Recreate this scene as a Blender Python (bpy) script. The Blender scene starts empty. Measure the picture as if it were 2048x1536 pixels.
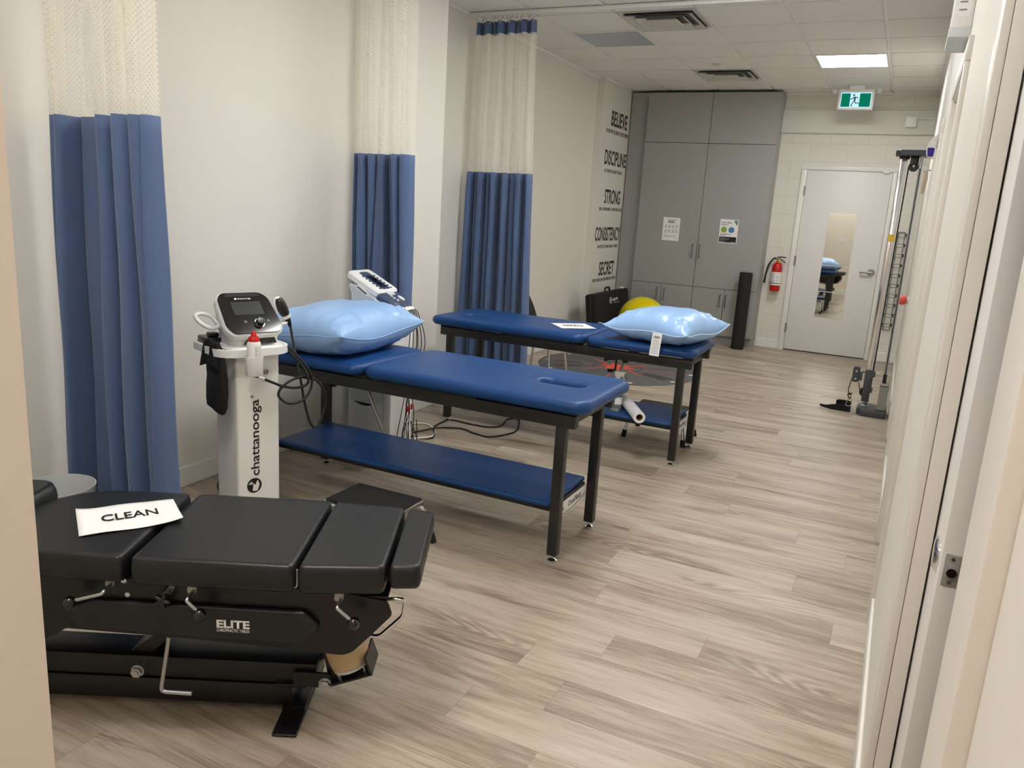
import bpy, bmesh, math, random
from mathutils import Vector, Matrix

scene = bpy.context.scene
COL = scene.collection
rad = math.radians

# ------------------------------------------------------------------ camera, world, exposure
CAM_Z = 1.4925
yaw, pitch, roll, FPX = rad(-25.53832), rad(-12.73908), rad(-3.53125), 1569.54
fwd = Vector((math.sin(yaw) * math.cos(pitch), math.cos(yaw) * math.cos(pitch), math.sin(pitch)))
rt = Vector((math.cos(yaw), -math.sin(yaw), 0))
dn = fwd.cross(rt)
r2 = math.cos(roll) * rt + math.sin(roll) * dn
d2 = -math.sin(roll) * rt + math.cos(roll) * dn
cam = bpy.data.cameras.new('camera')
cam.sensor_width = 36.0
cam.lens = 36.0 * FPX / 2048.0
cam.clip_start = 0.02
camo = bpy.data.objects.new('camera', cam)
COL.objects.link(camo)
camo.matrix_world = Matrix(((r2.x, -d2.x, -fwd.x, 0), (r2.y, -d2.y, -fwd.y, 0), (r2.z, -d2.z, -fwd.z, CAM_Z), (0, 0, 0, 1)))
scene.camera = camo

world = bpy.data.worlds.new('world')
scene.world = world
world.use_nodes = True
world.node_tree.nodes['Background'].inputs[0].default_value = (0.9, 0.93, 1.0, 1)
world.node_tree.nodes['Background'].inputs[1].default_value = 0.05

scene.view_settings.view_transform = 'Standard'
scene.view_settings.look = 'None'
scene.view_settings.exposure = 0.0
scene.view_settings.gamma = 1.0
PANEL = 32.0          # radiance of the ceiling light panels

# ------------------------------------------------------------------ materials
def lin(r, g, b):
    f = lambda c: (c / 255 / 12.92) if c / 255 <= 0.04045 else ((c / 255 + 0.055) / 1.055) ** 2.4
    return (f(r), f(g), f(b), 1.0)

def mat(name, rgb, rough=0.5, metal=0.0, bump=0.0, bscale=200.0, vary=0.04, vscale=6.0, coat=0.0, spec=0.5, emit=0.0, trans=0.0, sheen=0.0, alpha=None):
    m = bpy.data.materials.new(name)
    m.use_nodes = True
    nt = m.node_tree
    N, L = nt.nodes, nt.links
    b = N['Principled BSDF']
    c = lin(*rgb)
    b.inputs['Roughness'].default_value = rough
    b.inputs['Metallic'].default_value = metal
    b.inputs['Specular IOR Level'].default_value = spec
    b.inputs['Coat Weight'].default_value = coat
    b.inputs['Coat Roughness'].default_value = 0.08
    b.inputs['Transmission Weight'].default_value = trans
    if sheen:
        b.inputs['Sheen Weight'].default_value = sheen
    tc = N.new('ShaderNodeTexCoord')
    n = N.new('ShaderNodeTexNoise')
    n.inputs['Scale'].default_value = vscale
    n.inputs['Detail'].default_value = 4
    L.new(tc.outputs['Object'], n.inputs['Vector'])
    mx = N.new('ShaderNodeMix')
    mx.data_type = 'RGBA'
    k0, k1 = 1 - vary, 1 + vary
    mx.inputs[6].default_value = (c[0] * k0, c[1] * k0, c[2] * k0, 1)
    mx.inputs[7].default_value = (min(1, c[0] * k1), min(1, c[1] * k1), min(1, c[2] * k1), 1)
    L.new(n.outputs['Fac'], mx.inputs[0])
    L.new(mx.outputs[2], b.inputs['Base Color'])
    if emit:
        b.inputs['Emission Color'].default_value = c
        b.inputs['Emission Strength'].default_value = emit
    if bump:
        n2 = N.new('ShaderNodeTexNoise')
        n2.inputs['Scale'].default_value = bscale
        n2.inputs['Detail'].default_value = 3
        L.new(tc.outputs['Object'], n2.inputs['Vector'])
        bp = N.new('ShaderNodeBump')
        bp.inputs['Strength'].default_value = bump
        bp.inputs['Distance'].default_value = 0.002
        L.new(n2.outputs['Fac'], bp.inputs['Height'])
        L.new(bp.outputs['Normal'], b.inputs['Normal'])
    return m

def floor_material():
    m = bpy.data.materials.new('vinyl_plank_floor')
    m.use_nodes = True
    nt = m.node_tree
    N, L = nt.nodes, nt.links
    b = N['Principled BSDF']
    tc = N.new('ShaderNodeTexCoord')
    def val(x):
        return x
    def math_(op, a, b_=None, c=None):
        q = N.new('ShaderNodeMath'); q.operation = op
        for k, v in enumerate((a, b_, c)):
            if v is None: continue
            if isinstance(v, (int, float)): q.inputs[k].default_value = v
            else: L.new(v, q.inputs[k])
        return q.outputs[0]
    sp = N.new('ShaderNodeSeparateXYZ'); L.new(tc.outputs['Object'], sp.inputs[0])
    PW, PL = 0.18, 1.22
    yr = math_('DIVIDE', sp.outputs[1], PW)
    row = math_('FLOOR', yr)
    wn1 = N.new('ShaderNodeTexWhiteNoise'); wn1.noise_dimensions = '1D'; L.new(row, wn1.inputs['W'])
    xs = math_('ADD', math_('DIVIDE', sp.outputs[0], PL), math_('MULTIPLY', wn1.outputs['Value'], 7.0))
    col = math_('FLOOR', xs)
    idv = N.new('ShaderNodeCombineXYZ'); L.new(row, idv.inputs[0]); L.new(col, idv.inputs[1])
    wn2 = N.new('ShaderNodeTexWhiteNoise'); wn2.noise_dimensions = '2D'; L.new(idv.outputs[0], wn2.inputs['Vector'])
    rndc = N.new('ShaderNodeSeparateColor'); L.new(wn2.outputs['Color'], rndc.inputs[0])
    # seams between planks
    fy = math_('FRACT', yr); fx = math_('FRACT', xs)
    dy = math_('MULTIPLY', math_('MINIMUM', fy, math_('SUBTRACT', 1.0, fy)), PW)
    dx = math_('MULTIPLY', math_('MINIMUM', fx, math_('SUBTRACT', 1.0, fx)), PL)
    seam = math_('LESS_THAN', math_('MINIMUM', dx, dy), 0.0009)
    # every plank has its own piece of grain
    off = N.new('ShaderNodeVectorMath'); off.operation = 'SCALE'; off.inputs[3].default_value = 40.0
    L.new(wn2.outputs['Color'], off.inputs[0])
    add = N.new('ShaderNodeVectorMath'); add.operation = 'ADD'
    L.new(tc.outputs['Object'], add.inputs[0]); L.new(off.outputs[0], add.inputs[1])
    def noise(sx, sy, detail, rough=0.55, dist=0.0):
        mp = N.new('ShaderNodeMapping'); mp.inputs['Scale'].default_value = (sx, sy, 1)
        L.new(add.outputs[0], mp.inputs[0])
        n = N.new('ShaderNodeTexNoise'); n.inputs['Scale'].default_value = 1.0
        n.inputs['Detail'].default_value = detail
        n.inputs['Roughness'].default_value = rough
        n.inputs['Distortion'].default_value = dist
        L.new(mp.outputs[0], n.inputs['Vector'])
        return n.outputs['Fac']
    broad = noise(1.1, 7.0, 3, 0.55, 0.5)
    mid = noise(2.6, 30.0, 4, 0.6, 0.5)
    fine = noise(9.0, 210.0, 4, 0.7, 0.2)
    # cathedral figure: contour lines of a stretched field, only in parts of some planks
    field = noise(0.75, 6.5, 1.0, 0.4, 0.3)
    ring = math_('SINE', math_('MULTIPLY', field, 150.0))
    maskn = noise(1.3, 4.5, 1)
    mr = N.new('ShaderNodeMapRange'); mr.inputs[1].default_value = 0.52; mr.inputs[2].default_value = 0.66
    L.new(maskn, mr.inputs[0])
    cath = math_('MULTIPLY', math_('MULTIPLY', ring, mr.outputs[0]), 0.075)
    v = math_('MULTIPLY_ADD', broad, 0.50, 0.075)
    v = math_('MULTIPLY_ADD', mid, 0.40, math_('ADD', v, 0.02))
    v = math_('MULTIPLY_ADD', fine, 0.34, v)
    v = math_('MULTIPLY_ADD', rndc.outputs[0], 0.085, v)
    v = math_('ADD', v, cath)
    v = math_('MULTIPLY_ADD', mr.outputs[0], -0.05, v)
    ramp = N.new('ShaderNodeValToRGB')
    e = ramp.color_ramp.elements
    e[0].position = 0.46; e[0].color = lin(106, 92, 78)
    e[1].position = 1.02; e[1].color = lin(204, 194, 180)
    e2 = ramp.color_ramp.elements.new(0.66); e2.color = lin(151, 136, 119)
    e3 = ramp.color_ramp.elements.new(0.80); e3.color = lin(182, 169, 152)
    L.new(v, ramp.inputs[0])
    mo = N.new('ShaderNodeMix'); mo.data_type = 'RGBA'
    mo.inputs[7].default_value = lin(108, 94, 80)
    L.new(math_('MULTIPLY', seam, 0.55), mo.inputs[0])
    L.new(ramp.outputs[0], mo.inputs[6])
    L.new(mo.outputs[2], b.inputs['Base Color'])
    b.inputs['Roughness'].default_value = 0.4
    b.inputs['Specular IOR Level'].default_value = 0.4
    bp = N.new('ShaderNodeBump'); bp.inputs['Strength'].default_value = 0.12; bp.inputs['Distance'].default_value = 0.002
    L.new(fine, bp.inputs['Height'])
    L.new(bp.outputs['Normal'], b.inputs['Normal'])
    return m

def block_material():
    m = bpy.data.materials.new('painted_block_wall')
    m.use_nodes = True
    N, L = m.node_tree.nodes, m.node_tree.links
    b = N['Principled BSDF']
    tc = N.new('ShaderNodeTexCoord')
    mp = N.new('ShaderNodeMapping')
    mp.inputs['Rotation'].default_value = (rad(90), 0, 0)
    mp.inputs['Location'].default_value = (0.13, 0.0, 0)
    L.new(tc.outputs['Object'], mp.inputs[0])
    br = N.new('ShaderNodeTexBrick')
    br.inputs['Color1'].default_value = lin(231, 229, 220)
    br.inputs['Color2'].default_value = lin(228, 225, 215)
    br.inputs['Mortar'].default_value = lin(221, 216, 202)
    br.inputs['Scale'].default_value = 1
    br.inputs['Brick Width'].default_value = 0.4
    br.inputs['Row Height'].default_value = 0.2
    br.inputs['Mortar Size'].default_value = 0.004
    br.inputs['Mortar Smooth'].default_value = 0.6
    L.new(mp.outputs[0], br.inputs['Vector'])
    L.new(br.outputs['Color'], b.inputs['Base Color'])
    b.inputs['Roughness'].default_value = 0.55
    n = N.new('ShaderNodeTexNoise'); n.inputs['Scale'].default_value = 60
    L.new(tc.outputs['Object'], n.inputs['Vector'])
    ad = N.new('ShaderNodeMath'); ad.operation = 'MULTIPLY_ADD'; ad.inputs[1].default_value = -1.0
    nk = N.new('ShaderNodeMath'); nk.operation = 'MULTIPLY'; nk.inputs[1].default_value = 0.15
    L.new(n.outputs['Fac'], nk.inputs[0])
    L.new(br.outputs['Fac'], ad.inputs[0]); L.new(nk.outputs[0], ad.inputs[2])
    bp = N.new('ShaderNodeBump'); bp.inputs['Strength'].default_value = 0.4; bp.inputs['Distance'].default_value = 0.004
    L.new(ad.outputs[0], bp.inputs['Height'])
    L.new(bp.outputs['Normal'], b.inputs['Normal'])
    return m

def net_material():
    # knitted curtain net: staggered hexagonal openings in UV space (metres)
    m = bpy.data.materials.new('cream_curtain_net')
    m.use_nodes = True
    N, L = m.node_tree.nodes, m.node_tree.links
    b = N['Principled BSDF']
    out = N['Material Output']
    b.inputs['Base Color'].default_value = lin(253, 250, 238)
    b.inputs['Roughness'].default_value = 0.8
    uv = N.new('ShaderNodeUVMap')
    def cell(off):
        mp = N.new('ShaderNodeMapping')
        mp.inputs['Scale'].default_value = (1 / 0.0185, 1 / 0.0195, 1)
        mp.inputs['Location'].default_value = (off, off, 0)
        L.new(uv.outputs[0], mp.inputs[0])
        fr = N.new('ShaderNodeVectorMath'); fr.operation = 'FRACTION'
        L.new(mp.outputs[0], fr.inputs[0])
        sb = N.new('ShaderNodeVectorMath'); sb.operation = 'SUBTRACT'; sb.inputs[1].default_value = (0.5, 0.5, 0)
        L.new(fr.outputs[0], sb.inputs[0])
        sc = N.new('ShaderNodeVectorMath'); sc.operation = 'MULTIPLY'; sc.inputs[1].default_value = (1.0, 1.45, 0)
        L.new(sb.outputs[0], sc.inputs[0])
        ln = N.new('ShaderNodeVectorMath'); ln.operation = 'LENGTH'
        L.new(sc.outputs[0], ln.inputs[0])
        return ln.outputs['Value']
    mn = N.new('ShaderNodeMath'); mn.operation = 'MINIMUM'
    L.new(cell(0.0), mn.inputs[0]); L.new(cell(0.5), mn.inputs[1])
    gt = N.new('ShaderNodeMath'); gt.operation = 'GREATER_THAN'; gt.inputs[1].default_value = 0.385
    L.new(mn.outputs[0], gt.inputs[0])
    tr = N.new('ShaderNodeBsdfTransparent')
    tl = N.new('ShaderNodeBsdfTranslucent'); tl.inputs[0].default_value = lin(253, 250, 238)
    m1 = N.new('ShaderNodeMixShader'); m1.inputs[0].default_value = 0.45
    L.new(b.outputs[0], m1.inputs[1]); L.new(tl.outputs[0], m1.inputs[2])
    m2 = N.new('ShaderNodeMixShader')
    L.new(gt.outputs[0], m2.inputs[0]); L.new(tr.outputs[0], m2.inputs[1]); L.new(m1.outputs[0], m2.inputs[2])
    L.new(m2.outputs[0], out.inputs[0])
    return m

def curtain_material():
    m = mat('blue_curtain_fabric', (80, 101, 141), 0.75, sheen=0.25, vary=0.05)
    N, L = m.node_tree.nodes, m.node_tree.links
    b = N['Principled BSDF']
    uv = N.new('ShaderNodeUVMap')
    w = N.new('ShaderNodeTexVoronoi')
    w.inputs['Scale'].default_value = 160
    w.inputs['Randomness'].default_value = 0.15
    L.new(uv.outputs[0], w.inputs['Vector'])
    bp = N.new('ShaderNodeBump'); bp.inputs['Strength'].default_value = 0.35; bp.inputs['Distance'].default_value = 0.002
    L.new(w.outputs['Distance'], bp.inputs['Height'])
    L.new(bp.outputs['Normal'], b.inputs['Normal'])
    return m

def glow(name, rgb, strength):
    m = bpy.data.materials.new(name)
    m.use_nodes = True
    N, L = m.node_tree.nodes, m.node_tree.links
    N.remove(N['Principled BSDF'])
    e = N.new('ShaderNodeEmission')
    e.inputs[0].default_value = lin(*rgb)
    e.inputs[1].default_value = strength
    L.new(e.outputs[0], N['Material Output'].inputs[0])
    return m

def tile_material():
    m = mat('ceiling_tile', (242, 240, 236), 0.9, bump=0.3, bscale=350, vary=0.02, vscale=1.5)
    return m

W = {
 'paint': mat('warm_white_paint', (231, 228, 220), 0.6, bump=0.05, bscale=300, vary=0.01, vscale=1),
 'hall': mat('hall_paint', (240, 228, 214), 0.6, bump=0.03, bscale=300, vary=0.01, vscale=1),
 'trim': mat('white_trim_paint', (238, 237, 232), 0.35, vary=0.01),
 'frame': mat('satin_frame_paint', (226, 222, 214), 0.4, vary=0.01),
 'tile': tile_material(),
 'tee': mat('white_ceiling_tee', (246, 245, 242), 0.5, vary=0.01),
 'floor': floor_material(),
 'block': block_material(),
 'beam': mat('painted_beam', (229, 227, 218), 0.55, bump=0.2, bscale=40, vary=0.02),
 'net': net_material(),
 'curtain': curtain_material(),
 'vinyl': mat('navy_vinyl', (20, 66, 124), 0.40, spec=0.35, bump=0.05, bscale=900, vary=0.03),
 'blackvinyl': mat('black_vinyl', (23, 24, 26), 0.38, bump=0.12, bscale=500, vary=0.08, vscale=10),
 'blackcloth': mat('black_cloth', (20, 20, 21), 0.9, bump=0.3, bscale=500, vary=0.15, vscale=20),
 'blacksteel': mat('black_powder_steel', (33, 33, 32), 0.4, bump=0.03, bscale=600, vary=0.05),
 'satinblack': mat('satin_black_steel', (17, 17, 18), 0.35, vary=0.1),
 'blackplastic': mat('black_plastic', (18, 18, 19), 0.35, vary=0.05),
 'glossblack': mat('gloss_black_glass', (8, 8, 9), 0.08, vary=0.05, coat=0.5),
 'rubber': mat('black_rubber', (22, 22, 22), 0.7, bump=0.2, bscale=400, vary=0.1),
 'screen': mat('dark_grey_screen', (58, 60, 62), 0.12, vary=0.02),
 'chrome': mat('chrome', (225, 225, 228), 0.12, 1.0, vary=0.02),
 'zinc': mat('zinc_steel', (196, 198, 200), 0.32, 1.0, vary=0.04),
 'brushed': mat('brushed_nickel', (168, 166, 160), 0.35, 1.0, vary=0.04),
 'white': mat('white_plastic', (238, 238, 236), 0.35, vary=0.01),
 'lacquer': mat('white_lacquer', (236, 236, 232), 0.3, vary=0.01),
 'palegrey': mat('pale_grey_plastic', (208, 214, 218), 0.4, vary=0.015),
 'slate': mat('slate_blue_plastic', (66, 78, 104), 0.35, vary=0.03),
 'red': mat('red_plastic', (205, 24, 22), 0.35, vary=0.04),
 'redpaint': mat('red_enamel', (196, 22, 20), 0.25, vary=0.04),
 'yellow': mat('yellow_rubber', (236, 216, 0), 0.28, vary=0.03),
 'yellowtag': mat('yellow_tag', (226, 190, 60), 0.5, vary=0.03),
 'pillow': mat('light_blue_pillow_vinyl', (150, 188, 236), 0.36, bump=0.06, bscale=60, vary=0.02, coat=0.1),
 'piping': mat('pale_blue_piping', (196, 222, 245), 0.5, vary=0.02),
 'paper': mat('white_paper', (244, 243, 243), 0.7, vary=0.01),
 'ink': mat('black_ink', (16, 16, 17), 0.6, vary=0.02),
 'greyink': mat('grey_ink', (150, 150, 148), 0.7, vary=0.02),
 'cabinet': mat('grey_laminate', (161, 162, 160), 0.45, vary=0.015, vscale=2),
 'handlegrey': mat('grey_handle_metal', (104, 103, 100), 0.4, 0.3, vary=0.03),
 'cabinetdark': mat('cabinet_gap_shade', (62, 62, 61), 0.7, vary=0.02),
 'foam': mat('black_foam', (26, 27, 27), 0.75, bump=0.4, bscale=160, vary=0.2, vscale=60),
 'door': mat('white_door_paint', (233, 232, 230), 0.4, vary=0.01),
 'mirror': mat('mirror_glass', (225, 228, 222), 0.02, 1.0, vary=0.0),
 'bluepanel': mat('unlit_diffuser', (178, 186, 198), 0.35, vary=0.02),
 'ventmetal': mat('aluminium_vent', (214, 213, 208), 0.45, 0.15, vary=0.03),
 'ventdark': mat('dark_duct', (96, 94, 90), 0.8, vary=0.1),
 'gymsteel': mat('graphite_steel', (66, 68, 74), 0.4, bump=0.04, bscale=500, vary=0.04),
 'plate': mat('grey_weight_plate', (150, 149, 142), 0.5, vary=0.05),
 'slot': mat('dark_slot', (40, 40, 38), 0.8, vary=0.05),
 'matgrey': mat('grey_rubber_mat', (94, 94, 94), 0.75, bump=0.2, bscale=200, vary=0.12, vscale=12),
 'matred': mat('red_mat_print', (232, 84, 58), 0.7, vary=0.15, vscale=30),
 'matdark': mat('dark_mat_print', (60, 48, 48), 0.75, vary=0.1),
 'whitetape': mat('white_dot_print', (228, 220, 216), 0.7, vary=0.02),
 'bag': mat('translucent_air_bag', (206, 180, 136), 0.35, vary=0.12, vscale=25),
 'green': mat('green_sticker', (44, 120, 82), 0.5, vary=0.03),
 'lime': mat('lime_print', (140, 176, 62), 0.6, vary=0.03),
 'skyprint': mat('blue_print', (70, 130, 184), 0.6, vary=0.03),
 'teal': mat('teal_print', (102, 140, 132), 0.6, vary=0.03),
 'navyprint': mat('deep_blue_plastic', (36, 10, 140), 0.35, vary=0.02),
 'bottle': mat('clear_bottle', (226, 238, 232), 0.08, vary=0.01, trans=0.85),
 'tan': mat('tan_webbing', (206, 186, 158), 0.8, vary=0.06),
 'orange': mat('coral_rubber', (232, 96, 80), 0.5, vary=0.03),
 'card': mat('kraft_card', (150, 118, 84), 0.8, vary=0.05),
 'bin': mat('frosted_bin', (212, 216, 216), 0.5, vary=0.01),
 'lit': glow('lit_panel', (253, 252, 249), PANEL),
 'exitgreen': glow('exit_green', (10, 120, 92), 1.0),
 'exitwhite': glow('exit_white', (190, 232, 250), 1.15),
 'exitdark': mat('exit_dark_green', (10, 78, 74), 0.4, vary=0.02),
}

# ------------------------------------------------------------------ mesh builder
def smooth_path(P, n=8, closed=False):
    P = [Vector(p) for p in P]
    m = len(P)
    out = []
    segs = m if closed else m - 1
    for i in range(segs):
        if closed:
            p0, p1, p2, p3 = P[(i - 1) % m], P[i], P[(i + 1) % m], P[(i + 2) % m]
        else:
            p0, p1, p2, p3 = P[max(i - 1, 0)], P[i], P[i + 1], P[min(i + 2, m - 1)]
        for k in range(n):
            t = k / n
            out.append(0.5 * ((2 * p1) + (p2 - p0) * t + (2 * p0 - 5 * p1 + 4 * p2 - p3) * t * t + (3 * p1 - p0 - 3 * p2 + p3) * t ** 3))
    if not closed:
        out.append(P[-1])
    return out

def round_path(P, r, n=5):
    # polyline with rounded corners
    P = [Vector(p) for p in P]
    out = [P[0]]
    for i in range(1, len(P) - 1):
        a, b, c = P[i - 1], P[i], P[i + 1]
        u, v = (a - b), (c - b)
        k = min(r, u.length * 0.45, v.length * 0.45)
        s, e = b + u.normalized() * k, b + v.normalized() * k
        for j in range(n + 1):
            t = j / n
            out.append((1 - t) ** 2 * s + 2 * t * (1 - t) * b + t * t * e)
    out.append(P[-1])
    return out

def rrect(w, d, r, n=6, cx=0.0, cy=0.0):
    r = max(1e-4, min(r, w / 2 - 1e-4, d / 2 - 1e-4))
    pts = []
    for (sx, sy, a0) in ((1, 1, 0), (-1, 1, 90), (-1, -1, 180), (1, -1, 270)):
        for k in range(n + 1):
            a = rad(a0 + 90 * k / n)
            pts.append((cx + sx * (w / 2 - r) + r * math.cos(a), cy + sy * (d / 2 - r) + r * math.sin(a)))
    return pts

def round_poly(P, r, n=4):
    P = [Vector((p[0], p[1])) for p in P]
    out = []
    m = len(P)
    for i in range(m):
        a, b, c = P[i - 1], P[i], P[(i + 1) % m]
        rr = r[i] if isinstance(r, (list, tuple)) else r
        u, v = (a - b), (c - b)
        k = min(rr, u.length * 0.45, v.length * 0.45)
        s, e = b + u.normalized() * k, b + v.normalized() * k
        for j in range(n + 1):
            t = j / n
            q = (1 - t) ** 2 * s + 2 * t * (1 - t) * b + t * t * e
            out.append((q.x, q.y))
    return out

def inset(pts, o):
    m = len(pts)
    area = sum(pts[i][0] * pts[(i + 1) % m][1] - pts[(i + 1) % m][0] * pts[i][1] for i in range(m))
    sgn = 1 if area > 0 else -1
    out = []
    for i in range(m):
        a, b, c = Vector(pts[i - 1]), Vector(pts[i]), Vector(pts[(i + 1) % m])
        t = (c - a)
        if t.length < 1e-9:
            out.append(pts[i]); continue
        t.normalize()
        nrm = Vector((-t.y, t.x)) * sgn
        q = b + nrm * o
        out.append((q.x, q.y))
    return out

class MB:
    def __init__(s):
        s.bm = bmesh.new()
        s.uv = None
    def faces(s, verts, faces, M=None):
        vs = [s.bm.verts.new(M @ Vector(v) if M else Vector(v)) for v in verts]
        fs = []
        for f in faces:
            try:
                fs.append(s.bm.faces.new([vs[i] for i in f]))
            except ValueError:
                pass
        return vs, fs
    def box(s, a, b, bev=0.0, seg=2, M=None):
        x0, y0, z0 = [min(a[i], b[i]) for i in range(3)]
        x1, y1, z1 = [max(a[i], b[i]) for i in range(3)]
        V = [(x0, y0, z0), (x1, y0, z0), (x1, y1, z0), (x0, y1, z0), (x0, y0, z1), (x1, y0, z1), (x1, y1, z1), (x0, y1, z1)]
        F = [(0, 3, 2, 1), (4, 5, 6, 7), (0, 1, 5, 4), (1, 2, 6, 5), (2, 3, 7, 6), (3, 0, 4, 7)]
        vs, fs = s.faces(V, F, M)
        bev = min(bev, 0.45 * min(x1 - x0, y1 - y0, z1 - z0))
        if bev > 0:
            es = list({e for f in fs for e in f.edges})
            bmesh.ops.bevel(s.bm, geom=es, offset=bev, segments=seg, profile=0.5, affect='EDGES')
        return s
    def rings(s, R, caps=True, closed=True, M=None):
        n = len(R[0])
        V = [p for r in R for p in r]
        F = []
        for i in range(len(R) - 1):
            for j in range(n if closed else n - 1):
                k = (j + 1) % n
                F.append((i * n + j, i * n + k, (i + 1) * n + k, (i + 1) * n + j))
        if caps:
            F.append(tuple(range(n))[::-1])
            F.append(tuple(range((len(R) - 1) * n, len(R) * n)))
        s.faces(V, F, M)
        return s
    def tube(s, path, r, n=10, closed=False, M=None, caps=True):
        P = [Vector(p) for p in path]
        m = len(P)
        rr = r if isinstance(r, (list, tuple)) else [r] * m
        up = None
        R = []
        for i in range(m):
            if closed:
                t = P[(i + 1) % m] - P[i - 1]
            else:
                t = P[min(i + 1, m - 1)] - P[max(i - 1, 0)]
            t.normalize()
            if up is None:
                up = t.orthogonal().normalized()
            up = (up - t * up.dot(t))
            if up.length < 1e-6:
                up = t.orthogonal()
            up.normalize()
            sd = t.cross(up)
            R.append([P[i] + (up * math.cos(2 * math.pi * k / n) + sd * math.sin(2 * math.pi * k / n)) * rr[i] for k in range(n)])
        if closed:
            R.append(R[0])
            s.rings(R, False, True, M)
        else:
            s.rings(R, caps, True, M)
        return s
    def cyl(s, a, b, r, r1=None, n=20, M=None):
        return s.tube([a, b], [r, r if r1 is None else r1], n, M=M)
    def lathe(s, prof, n=28, M=None):
        R = []
        for (r, z) in prof:
            r = max(r, 1e-5)
            R.append([(r * math.cos(2 * math.pi * k / n), r * math.sin(2 * math.pi * k / n), z) for k in range(n)])
        return s.rings(R, True, True, M)
    def ball(s, c, r, n=20, sz=1.0):
        prof = [(r * math.sin(math.pi * k / n), -r * sz * math.cos(math.pi * k / n)) for k in range(n + 1)]
        return s.lathe(prof, 2 * n, Matrix.Translation(Vector(c)))
    def prism(s, pts, z0, z1, bev=0.0, M=None):
        if bev > 0:
            A = inset(pts, bev)
            R = [[(p[0], p[1], z0) for p in A], [(p[0], p[1], z0 + bev) for p in pts], [(p[0], p[1], z1 - bev) for p in pts], [(p[0], p[1], z1) for p in A]]
        else:
            R = [[(p[0], p[1], z0) for p in pts], [(p[0], p[1], z1) for p in pts]]
        return s.rings(R, True, True, M)
    def pad(s, pts, z0, z1, r, hole=None, n=6, M=None, crown=0.0):
        # upholstered pad: plan outline with a rolled edge of radius r, optional slot (cx, cy, half length, radius)
        h = z1 - z0
        R = []
        for k in range(n + 1):
            a = -90 + 180 * k / n
            o = r * (1 - math.cos(rad(a)))
            z = (z0 + z1) / 2 + h / 2 * math.sin(rad(a))
            q = inset(pts, o)
            R.append([(p[0], p[1], z) for p in q])
        if hole is None:
            q = inset(pts, r)
            cx = sum(p[0] for p in q) / len(q); cy = sum(p[1] for p in q) / len(q)
            for t in (0.94, 0.6, 0.3):
                R.append([(cx + (p[0] - cx) * t, cy + (p[1] - cy) * t, z1 + crown * (1 - t)) for p in q])
            return s.rings(R, True, True, M)
        cx, cy, hl, hr = hole
        q = inset(pts, r)
        def hp(p, extra):
            # point of the slot outline seen from its centre towards p
            d = Vector((p[0] - cx, p[1] - cy)).normalized()
            lo, hi = 0.0, 2.0
            for _ in range(40):
                mid = (lo + hi) / 2
                x, y = d.x * mid, d.y * mid
                ex = max(abs(x) - hl, 0)
                if math.hypot(ex, y) < hr + extra: lo = mid
                else: hi = mid
            return (cx + d.x * lo, cy + d.y * lo)
        # resample the inner outline so the slot gets enough points
        H0 = [hp(p, 0.03) for p in q]
        R2 = []
        for t in (0.35, 0.7, 1.0):
            R2.append([(q[i][0] + (H0[i][0] - q[i][0]) * t, q[i][1] + (H0[i][1] - q[i][1]) * t, z1) for i in range(len(q))])
        R += R2
        for (ex, dz) in ((0.018, -0.002), (0.008, -0.008), (0.002, -0.018), (0.0, -0.035), (0.0, -h + 0.004)):
            R.append([(hp(p, ex)[0], hp(p, ex)[1], z1 + dz) for p in q])
        return s.rings(R, True, True, M)
    def sheet(s, grid, uvs=None):
        rows, cols = len(grid), len(grid[0])
        vs = [[s.bm.verts.new(Vector(p)) for p in r] for r in grid]
        lay = s.bm.loops.layers.uv.verify() if uvs else None
        for i in range(rows - 1):
            for j in range(cols - 1):
                f = s.bm.faces.new((vs[i][j], vs[i][j + 1], vs[i + 1][j + 1], vs[i + 1][j]))
                if lay:
                    for l, (a, b) in zip(f.loops, ((i, j), (i, j + 1), (i + 1, j + 1), (i + 1, j))):
                        l[lay].uv = uvs[a][b]
        return s
    def text(s, body, o, xd, yd, w, h, depth=0.0008, bold=0.0, M=None):
        cu = bpy.data.curves.new('t', 'FONT')
        cu.body = body
        cu.size = 1.0
        cu.offset = bold
        cu.resolution_u = 4
        cu.extrude = 0.01
        ob = bpy.data.objects.new('t', cu)
        COL.objects.link(ob)
        dg = bpy.context.evaluated_depsgraph_get()
        me = bpy.data.meshes.new_from_object(ob.evaluated_get(dg))
        co = [v.co.copy() for v in me.vertices]
        F = [tuple(p.vertices) for p in me.polygons]
        bpy.data.objects.remove(ob); bpy.data.curves.remove(cu); bpy.data.meshes.remove(me)
        x0, x1 = min(c.x for c in co), max(c.x for c in co)
        y0, y1 = min(c.y for c in co), max(c.y for c in co)
        o, xd, yd = Vector(o), Vector(xd).normalized(), Vector(yd).normalized()
        nd = xd.cross(yd)
        V = [o + xd * ((c.x - x0) / (x1 - x0) * w) + yd * ((c.y - y0) / (y1 - y0) * h) + nd * (depth if c.z > 0 else 0.0) for c in co]
        s.faces(V, F, M)
        return s
    def build(s, name, m, parent=None, sharp=38, flat=False, recalc=True):
        bm = s.bm
        if recalc:
            bmesh.ops.recalc_face_normals(bm, faces=bm.faces)
        bm.normal_update()
        for f in bm.faces:
            f.smooth = not flat
        lim = rad(sharp)
        for e in bm.edges:
            if len(e.link_faces) == 2:
                e.smooth = e.link_faces[0].normal.angle(e.link_faces[1].normal, 0) < lim
        me = bpy.data.meshes.new(name)
        bm.to_mesh(me)
        bm.free()
        me.materials.append(W[m] if isinstance(m, str) else m)
        o = bpy.data.objects.new(name, me)
        COL.objects.link(o)
        if parent:
            o.parent = parent
        return o

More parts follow.
